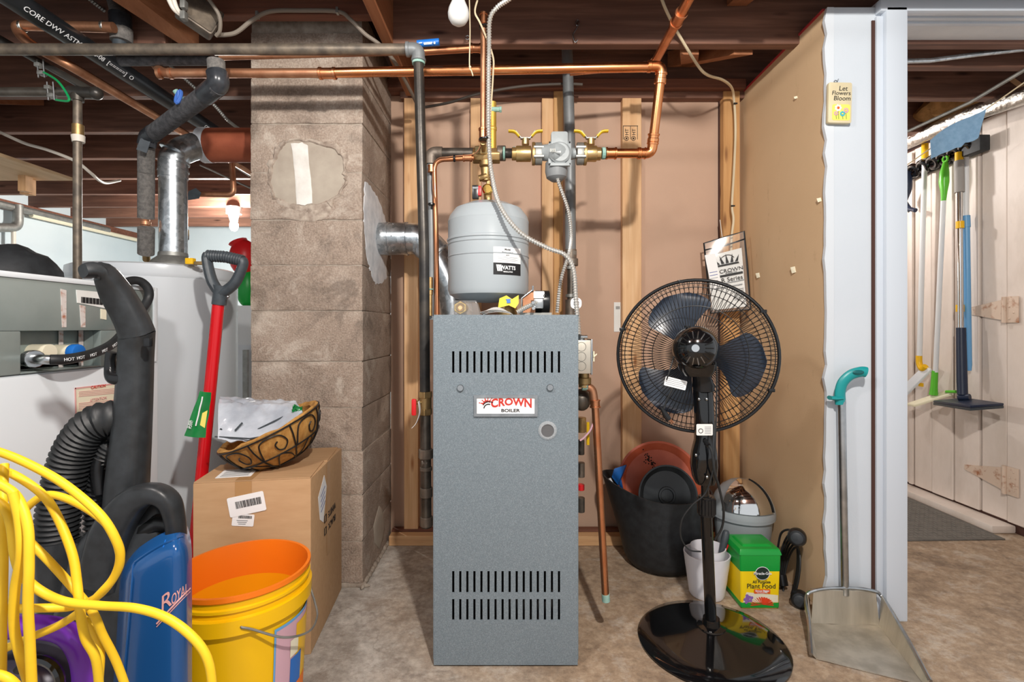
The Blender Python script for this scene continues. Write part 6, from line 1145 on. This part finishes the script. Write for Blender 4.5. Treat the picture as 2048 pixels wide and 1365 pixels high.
# ---------------------------------------------------------------- coiled black cord on the wall side
kc = thing('coiled_black_cord', PX(1585, 1150, XR-.03), 'black appliance cord coiled upright against the tan wall', 'cord'); cc_ = PX(1580, 1145, XR-.035)
for k in range(5): 
    rr = .1+.006*k; MB().tube([cc_+Vector((.02*math.sin(a)+.004*k-.01, (.04+.004*k)*math.cos(a)+(k-2)*.014, rr*math.sin(a))) for a in [2*math.pi*j/32 for j in range(32)]], .0036, 8, closed=True).build('loop', 'rubber', kc)
for px, py in ((1594, 1075), (1600, 1200)):
    q = PX(px, py, XR-.06); MB().lathe([(.0001,-.018),(.024,-.018),(.029,-.012),(.029,.01),(.025,.016),(.018,.018),(.0001,.018)], axis(q, (-.5,-.85,.1)), 28).build('plug_head', 'black_plastic', kc); MB().lathe([(.019,.0182),(.017,.0195),(.0001,.0195)], axis(q, (-.5,-.85,.1)), 24).build('plug_face', 'charcoal', kc)
MB().tube(spl([PX(1556, 1095, XR-.05), PX(1562, 1068, XR-.05), PX(1576, 1060, XR-.05), PX(1590, 1066, XR-.06)], 6), .0038, 8).build('lead', 'rubber', kc); MB().cyl(PX(1562, 1150, XR-.06), PX(1566, 1172, XR-.06), .018, n=14).build('connector', 'black_plastic', kc); MB().tube(spl([PX(1578, 1205, XR-.05), PX(1588, 1190, XR-.055), PX(1600, 1196, XR-.06)], 5), .0038, 8).build('lead', 'rubber', kc)
# ---------------------------------------------------------------- long-handled dustpan
dpn = thing('long_dustpan', P(1690, 1190, 1.58), 'metal lobby dustpan with a long pole and teal handle leaning on the white wall', 'dustpan')
bl_, br2, fl_, fr_ = Vector((.955,1.595,.005)), Vector((1.165,1.585,.005)), PZ(1632,1318,.004), PZ(1850,1372,.004)
tl_, tr_ = P(1616, 1182, 1.60), P(1745, 1208, 1.59); tl_ = Vector((.945, 1.60, .095)); tr_ = Vector((1.175, 1.588, .098))
mb = MB(); 
def panf(u, v): return (bl_*(1-u)+br2*u)*(1-v)+(fl_*(1-u)+fr_*u)*v+Vector((0,0,.002*noise.noise(Vector((u*5,v*5,0)))))
mb.grid(panf, 10, 10); pan = mb.build('pan_floor', 'steel_brushed', dpn, solid=.002)
def wall(a0, a1, b0, b1, nm):
    mb = MB(); mb.grid(lambda u, v: (a0*(1-u)+a1*u)*(1-v)+(b0*(1-u)+b1*u)*v, 12, 4); return mb.build(nm, 'steel_brushed', dpn, solid=.002)
wall(bl_, br2, tl_+Vector((.02,0,.012)), tr_+Vector((-.02,0,.012)), 'back_wall'); wall(bl_, fl_, tl_, fl_+Vector((-.012,0,.012)), 'side_wall'); wall(br2, fr_, tr_, fr_+Vector((.012,0,.012)), 'side_wall')
MB().tube(spl([fl_+Vector((-.014,0,.012)), (fl_*.5+tl_*.5)+Vector((-.008,0,.01)), tl_+Vector((-.004,0,-.01)), tl_+Vector((.03,0,.014)), (tl_+tr_)/2+Vector((0,0,.022)), tr_+Vector((-.03,0,.014)), tr_+Vector((.004,0,-.01)), (fr_*.5+tr_*.5)+Vector((.008,0,.01)), fr_+Vector((.014,0,.012))], 8), .0055, 8).build('rim', 'steel', dpn)
mb = MB(); mb.grid(lambda u, v: (tl_*(1-u)+tr_*u)+Vector((.02*(1-2*u),-.0+.02*v,.012-.004*v)), 10, 3); mb.build('hood', 'steel_brushed', dpn, solid=.002)
p0, p1 = P(1690, 1190, 1.6), P(1683, 800, 1.61); MB().cyl(p0, p1, .0118, n=18).build('pole', 'steel', dpn); 
for py in (997, 1003): MB().tube([P(1686.5, py-1, 1.606), P(1686.5, py+1, 1.606)], .0123, 18).build('pole_ring', 'steel', dpn)
MB().tube(spl([P(1681, 808, 1.61), P(1680, 785, 1.605), P(1686, 765, 1.60), P(1702, 750, 1.595), P(1722, 744, 1.59), P(1732, 745, 1.588)], 7), .0155, 14, sq=(.75,1.1)).build('handle', 'teal_plastic', dpn); MB().tube([P(1682,796,1.605), P(1668,797,1.603), P(1659,796,1.603)], .0085, 10, sq=(.8,1.6)).build('hook', 'teal_plastic', dpn); MB().sphere(P(1717, 745, 1.578), (.018,.004,.007), nu=12, nv=8).build('grip_slot', 'teal_dark', dpn)
# ---------------------------------------------------------------- little garden plaque
sg = thing('garden_plaque', P(1676, 210, 1.62), 'small cream plaque with flowers and garden wording on the white wall', 'sign'); Mq = frame(P(1675, 209, 1.633), (1,0,-.02), (.02,0,1))
MB().prism(rrect(.076, .132, .005, 2), Mq, .014).build('board', 'sign_cream', sg, bevel=.003); Z = Matrix.Translation
text('Let', .022, Mq @ Z((.008,.045,.0145)), 'black_print', sg, shear=.1); text('Flowers', .019, Mq @ Z((.002,.03,.0145)), 'black_print', sg, shear=.1); text('Bloom', .021, Mq @ Z((.005,.013,.0145)), 'black_print', sg, shear=.1)
MB().prism(rrect(.058, .052, .006, 3), Mq @ Z((.003,-.032,.0142)), .0006).build('picture', 'sign_yellow', sg)
def flower(x, y, r, m_, n_=7):
    for k in range(n_): a = 2*math.pi*k/n_; MB().sphere(Mq @ Vector((x+r*math.cos(a), y+r*math.sin(a), .0155)), (r*.5,.0015,r*.5), nu=8, nv=6).build('petal', m_, sg)
    MB().sphere(Mq @ Vector((x, y, .016)), (r*.5,.002,r*.5), nu=8, nv=6).build('flower_eye', 'mg_orange' if m_ == 'flower_white' else 'sign_yellow', sg); MB().tube([Mq @ Vector((x, y-r, .015)), Mq @ Vector((x+.002, -.054, .015))], .0009, 5).build('stem', 'leaf_green', sg)
flower(-.007, -.018, .008, 'flower_white'); flower(.007, -.037, .006, 'flower_blue'); flower(.018, -.026, .006, 'flower_pink'); flower(-.014, -.036, .005, 'flower_pink')
MB().tube([Mq @ Vector((-.012,.062,.007)), Mq @ Vector((-.004,.074,.003)), P(1677, 158, 1.636)], .0012, 6).build('hanger_wire', 'steel', sg); MB().tube(arc_pts(P(1671, 164, 1.632), (1,0,0), (0,0,1), .005, 0, 6.2832, 12)[:-1], .0011, 5, closed=True).build('hanger_loop', 'steel', sg)
# ---------------------------------------------------------------- storage room: rack, cleaning tools, cloth, ducts, mat
W = lambda px, py, off: PX(px, py, XP-off)
rk = thing('tool_rack', W(1890, 320, .03), 'black plastic tool rack on the white plank wall', 'rack')
r0, r1 = W(1812, 352, .02), W(1962, 290, .02); MB().tube([r0, r1], .036, 4, sq=(1,.6)).build('rail', 'black_plastic', rk); MB().box(W(1951, 292, .035), (.05,.1,.075)).build('end_block', 'black_matte', rk, bevel=.004)
for k in range(7):
    c = r0.lerp(r1, .06+.14*k)+Vector((-.03,0,0)); MB().tube(arc_pts(c, (0,1,0), (-.5,0,.9), .026, .4, 5.6, 12), .015, 10).build('clip', 'black_gloss', rk)
sw = thing('navy_brush', W(1818, 380, .06), 'navy scrub brush hanging at the left end of the rack', 'brush'); MB().tube(spl([W(1815, 335, .06), W(1817, 350, .06), W(1818, 375, .06), W(1811, 395, .06), W(1808, 402, .06)], 6), .016, 12, sq=(.7,1.1)).build('handle', 'navy_plastic', sw); MB().tube([W(1808, 402, .06), W(1819, 418, .06), W(1831, 421, .06)], .012, 10).build('head', 'navy_plastic', sw)
for k in range(7): MB().cyl(W(1811+2*k, 408+1.8*k, .06), W(1804+2*k, 414+1.8*k, .07), .004, n=6).build('bristle', 'slate', sw)
t1 = thing('white_squeegee', W(1845, 500, .05), 'white-poled squeegee mop with a yellow joint', 'mop'); MB().cyl(W(1849, 340, .05), W(1839, 712, .06), .0125, n=14).build('pole', 'white_plastic', t1); MB().cyl(W(1850, 288, .05), W(1850, 318, .05), .016, n=14).build('pole_cap', 'yellow_plastic', t1); MB().cyl(W(1849, 318, .05), W(1849, 342, .05), .012, n=12).build('neck', 'white_plastic', t1)
MB().tube(bend([W(1838, 712, .06), W(1838, 728, .06), W(1844, 740, .06), W(1851, 733, .06)], .03), .015, 12).build('joint', 'yellow_plastic', t1); a_, b_, c_, d_ = W(1801, 782, .09), W(1812, 795, .09), W(1865, 742, .05), W(1848, 737, .05); e_ = Vector((-.006,0,.012)); MB().hexa([a_, b_, c_, d_, a_+e_, b_+e_, c_+e_, d_+e_]).build('pad', 'white_paint', t1, bevel=.003)
MB().hexa([W(1831,760,.02), W(1856,766,.02), W(1850,822,.02), W(1832,818,.02)]+[W(1831,760,.03), W(1856,766,.03), W(1850,822,.03), W(1832,818,.03)]).build('spare_pad', 'clear_film', t1); MB().box(W(1842, 770, .032), (.004,.03,.02)).build('pad_label', 'yellow_plastic', t1)
t2 = thing('green_mop', W(1880, 600, .06), 'white-poled mop with a bright green grip and green joint', 'mop')
MB().tube([W(1891, 325, .06), W(1889, 345, .06), W(1888, 365, .06), W(1888, 385, .06), W(1887, 402, .06)], [.011, .02, .022, .014, .011], 14).build('grip', 'lime_plastic', t2); MB().tube(arc_pts(W(1891, 318, .06), (0,1,0), (0,0,1), .014, 0, 6.2832, 14)[:-1], .006, 8, closed=True).build('hang_loop', 'lime_plastic', t2)
MB().cyl(W(1887, 402, .06), W(1871, 745, .07), .0115, n=14).build('pole', 'white_plastic', t2); MB().tube([W(1870, 742, .07), W(1868, 775, .07), W(1867, 790, .07)], [.014,.016,.02], 12).build('joint', 'lime_plastic', t2)
q = [W(1813, 812, .14), W(1830, 815, .14), W(1905, 792, .03), W(1893, 785, .03)]; MB().hexa(q+[p+Vector((0,0,.014)) for p in q]).build('pad', 'ivory', t2, bevel=.004); q = [W(1893, 785, .03), W(1906, 787, .03), W(1906, 792, .03), W(1893, 790, .03)]; MB().tube([W(1893, 784, .05), W(1912, 784, .05)], .008, 8).build('pad_tip', 'lime_plastic', t2)
t3 = thing('navy_flat_mop', W(1920, 600, .06), 'flat mop with chrome and navy pole and yellow clips', 'mop')
MB().cyl(W(1918, 322, .06), W(1919, 385, .06), .0205, n=16).build('foam_grip', 'grip_grey', t3); MB().cyl(W(1918, 305, .06), W(1918, 322, .06), .0165, n=14).build('hang_cap', 'yellow_plastic', t3); MB().cyl(W(1919, 385, .06), W(1921, 662, .07), .0135, n=16).build('pole', 'chrome', t3)
for py in (450, 617): MB().cyl(W(1920, py-7, .065), W(1920, py+7, .065), .017, n=14).build('clip_ring', 'yellow_plastic', t3)
MB().tube([W(1922, 656, .07), W(1924, 760, .075), W(1925, 790, .08)], [.0195,.0215,.021], 16).build('sleeve', 'navy_plastic', t3); MB().cyl(W(1917, 795, .09), W(1940, 795, .07), .016, n=12).build('hinge', 'navy_plastic', t3)
q = [W(1866, 806, .12), W(1940, 817, .26), W(2008, 812, .10), W(1930, 800, .03)]; MB().hexa(q+[p+Vector((0,0,.012)) for p in q]).build('mop_plate', 'navy_plastic', t3, bevel=.004); MB().hexa([p+Vector((0,0,-.012)) for p in q]+[p+Vector((0,0,0)) for p in q]).build('mop_pad', 'slate', t3, bevel=.003)
t4 = thing('light_blue_pole', W(1934, 600, .03), 'light blue broom pole hanging behind the navy mop', 'pole'); MB().cyl(W(1932, 312, .03), W(1932, 436, .03), .0125, n=14).build('upper_pole', 'white_plastic', t4); MB().cyl(W(1932, 432, .03), W(1933, 455, .03), .0165, n=14).build('collar', 'light_blue', t4); MB().tube([W(1933, 450, .03), W(1937, 730, .03), W(1938, 742, .03)], [.0135,.014,.01], 14).build('lower_pole', 'light_blue', t4)
cu_ = thing('clothesline', W(1900, 280, .3), 'thin cream clothesline stretched across the storage room', 'clothesline'); MB().cyl(P(1800, 340, 2.5), P(2090, 136, 1.98), .003, n=6).build('line', 'cable_cream', cu_)
bc_ = thing('blue_cloth', W(1920, 260, .1), 'light blue cloth hung over the clothesline', 'cloth'); 
def clo(u, v):
    tp_ = P(1864, 278-14*math.sin(math.pi*u), 2.26).lerp(P(1977, 214, 2.14), u); bt = P(1866, 315, 2.29).lerp(P(1962, 272, 2.16), u); p = tp_.lerp(bt, v); p.y += .012*math.sin(u*9)*v; p.z += -.012*noise.noise(Vector((u*6,v*3,2)))*v; return p+Vector((.01,.02,0))
mb = MB(); mb.grid(clo, 24, 12); mb.build('cloth', 'cloth_blue', bc_, solid=.003)
dk = thing('foil_duct', W(1930, 230, .1), 'foil-wrapped pipe running along the top of the plank wall', 'pipe'); MB().tube([P(1800, 291, 2.8), P(1930, 232, 2.4), P(2080, 180, 2.05)], .038, 18).build('pipe', 'foil', dk)
g1 = thing('storage_conduit', P(1900, 220, 2.4), 'grey conduit slanting across the storage room', 'conduit'); MB().tube([P(1800, 270, 2.5), P(1940, 205, 2.2), P(2090, 116, 1.9)], .0075, 8).build('pipe', 'galv_dull', g1)
g2 = thing('ceiling_conduit', P(1900, 115, 1.9), 'silver conduit just under the storage room joists', 'conduit'); MB().tube([P(1790, 123, 1.88), P(1860, 121, 1.88), P(1960, 108, 1.87), P(2100, 93, 1.86)], .0085, 10).build('pipe', 'galvanized', g2)
iw = thing('insulation_batt', P(1920, 215, 2.5), 'brown insulation tucked between the storage room joists', 'insulation'); mb = MB(); mb.sphere(P(1915, 218, 2.55), (.2,.14,.07), nu=26, nv=16)
for i, v in enumerate(mb.v): mb.v[i] = v+Vector((noise.noise(v*16), noise.noise(v*17), noise.noise(v*18)))*.03
mb.build('batt', 'insulation', iw)
wdp = thing('wood_bracket', P(2034, 170, 2.2), 'light wood cleat at the top right above the plank wall', 'bracket'); MB().hexa([P(2018,162,2.22), P(2050,185,2.22), P(2050,185,2.26), P(2018,162,2.26), P(2026,154,2.22), P(2052,172,2.22), P(2052,172,2.26), P(2026,154,2.26)]).build('cleat', 'stud_x', wdp); MB().cyl(P(2030,168,2.24), P(2026,120,2.24), .008, n=6).build('hanger', 'stud_x', wdp)
mt = thing('rubber_mat', (1.9, 2.6, 0), 'grey ribbed rubber mat on the floor by the plank wall', 'mat'); m0, m1, m2, m3 = PZ(1780, 1084, 0), PZ(2018, 1081, 0), PZ(1900, 1034, 0), PZ(1780, 980, 0)
m1.x = min(m1.x, XP-.1); poly = [m0, m1, Vector((XP-.1, 2.95, 0)), Vector((1.62, 2.95, 0))]
MB().add([p+Vector((0,0,.001)) for p in poly]+[p+Vector((0,0,.006)) for p in poly], [(3,2,1,0),(4,5,6,7),(0,1,5,4),(1,2,6,5),(2,3,7,6),(3,0,4,7)]).build('mat', 'mat_grey', mt)
mb = MB(); random.seed(1)
for i in range(26):
    for j in range(26):
        x = 1.64+.022*i; y = 2.25+.026*j
        if x > XP-.12 : continue
        h = (i+j) % 2; mb.box((x, y, .0068), (.016 if h else .003, .003 if h else .016, .0016))
mb.build('tread', 'mat_light', mt, kind='stuff')
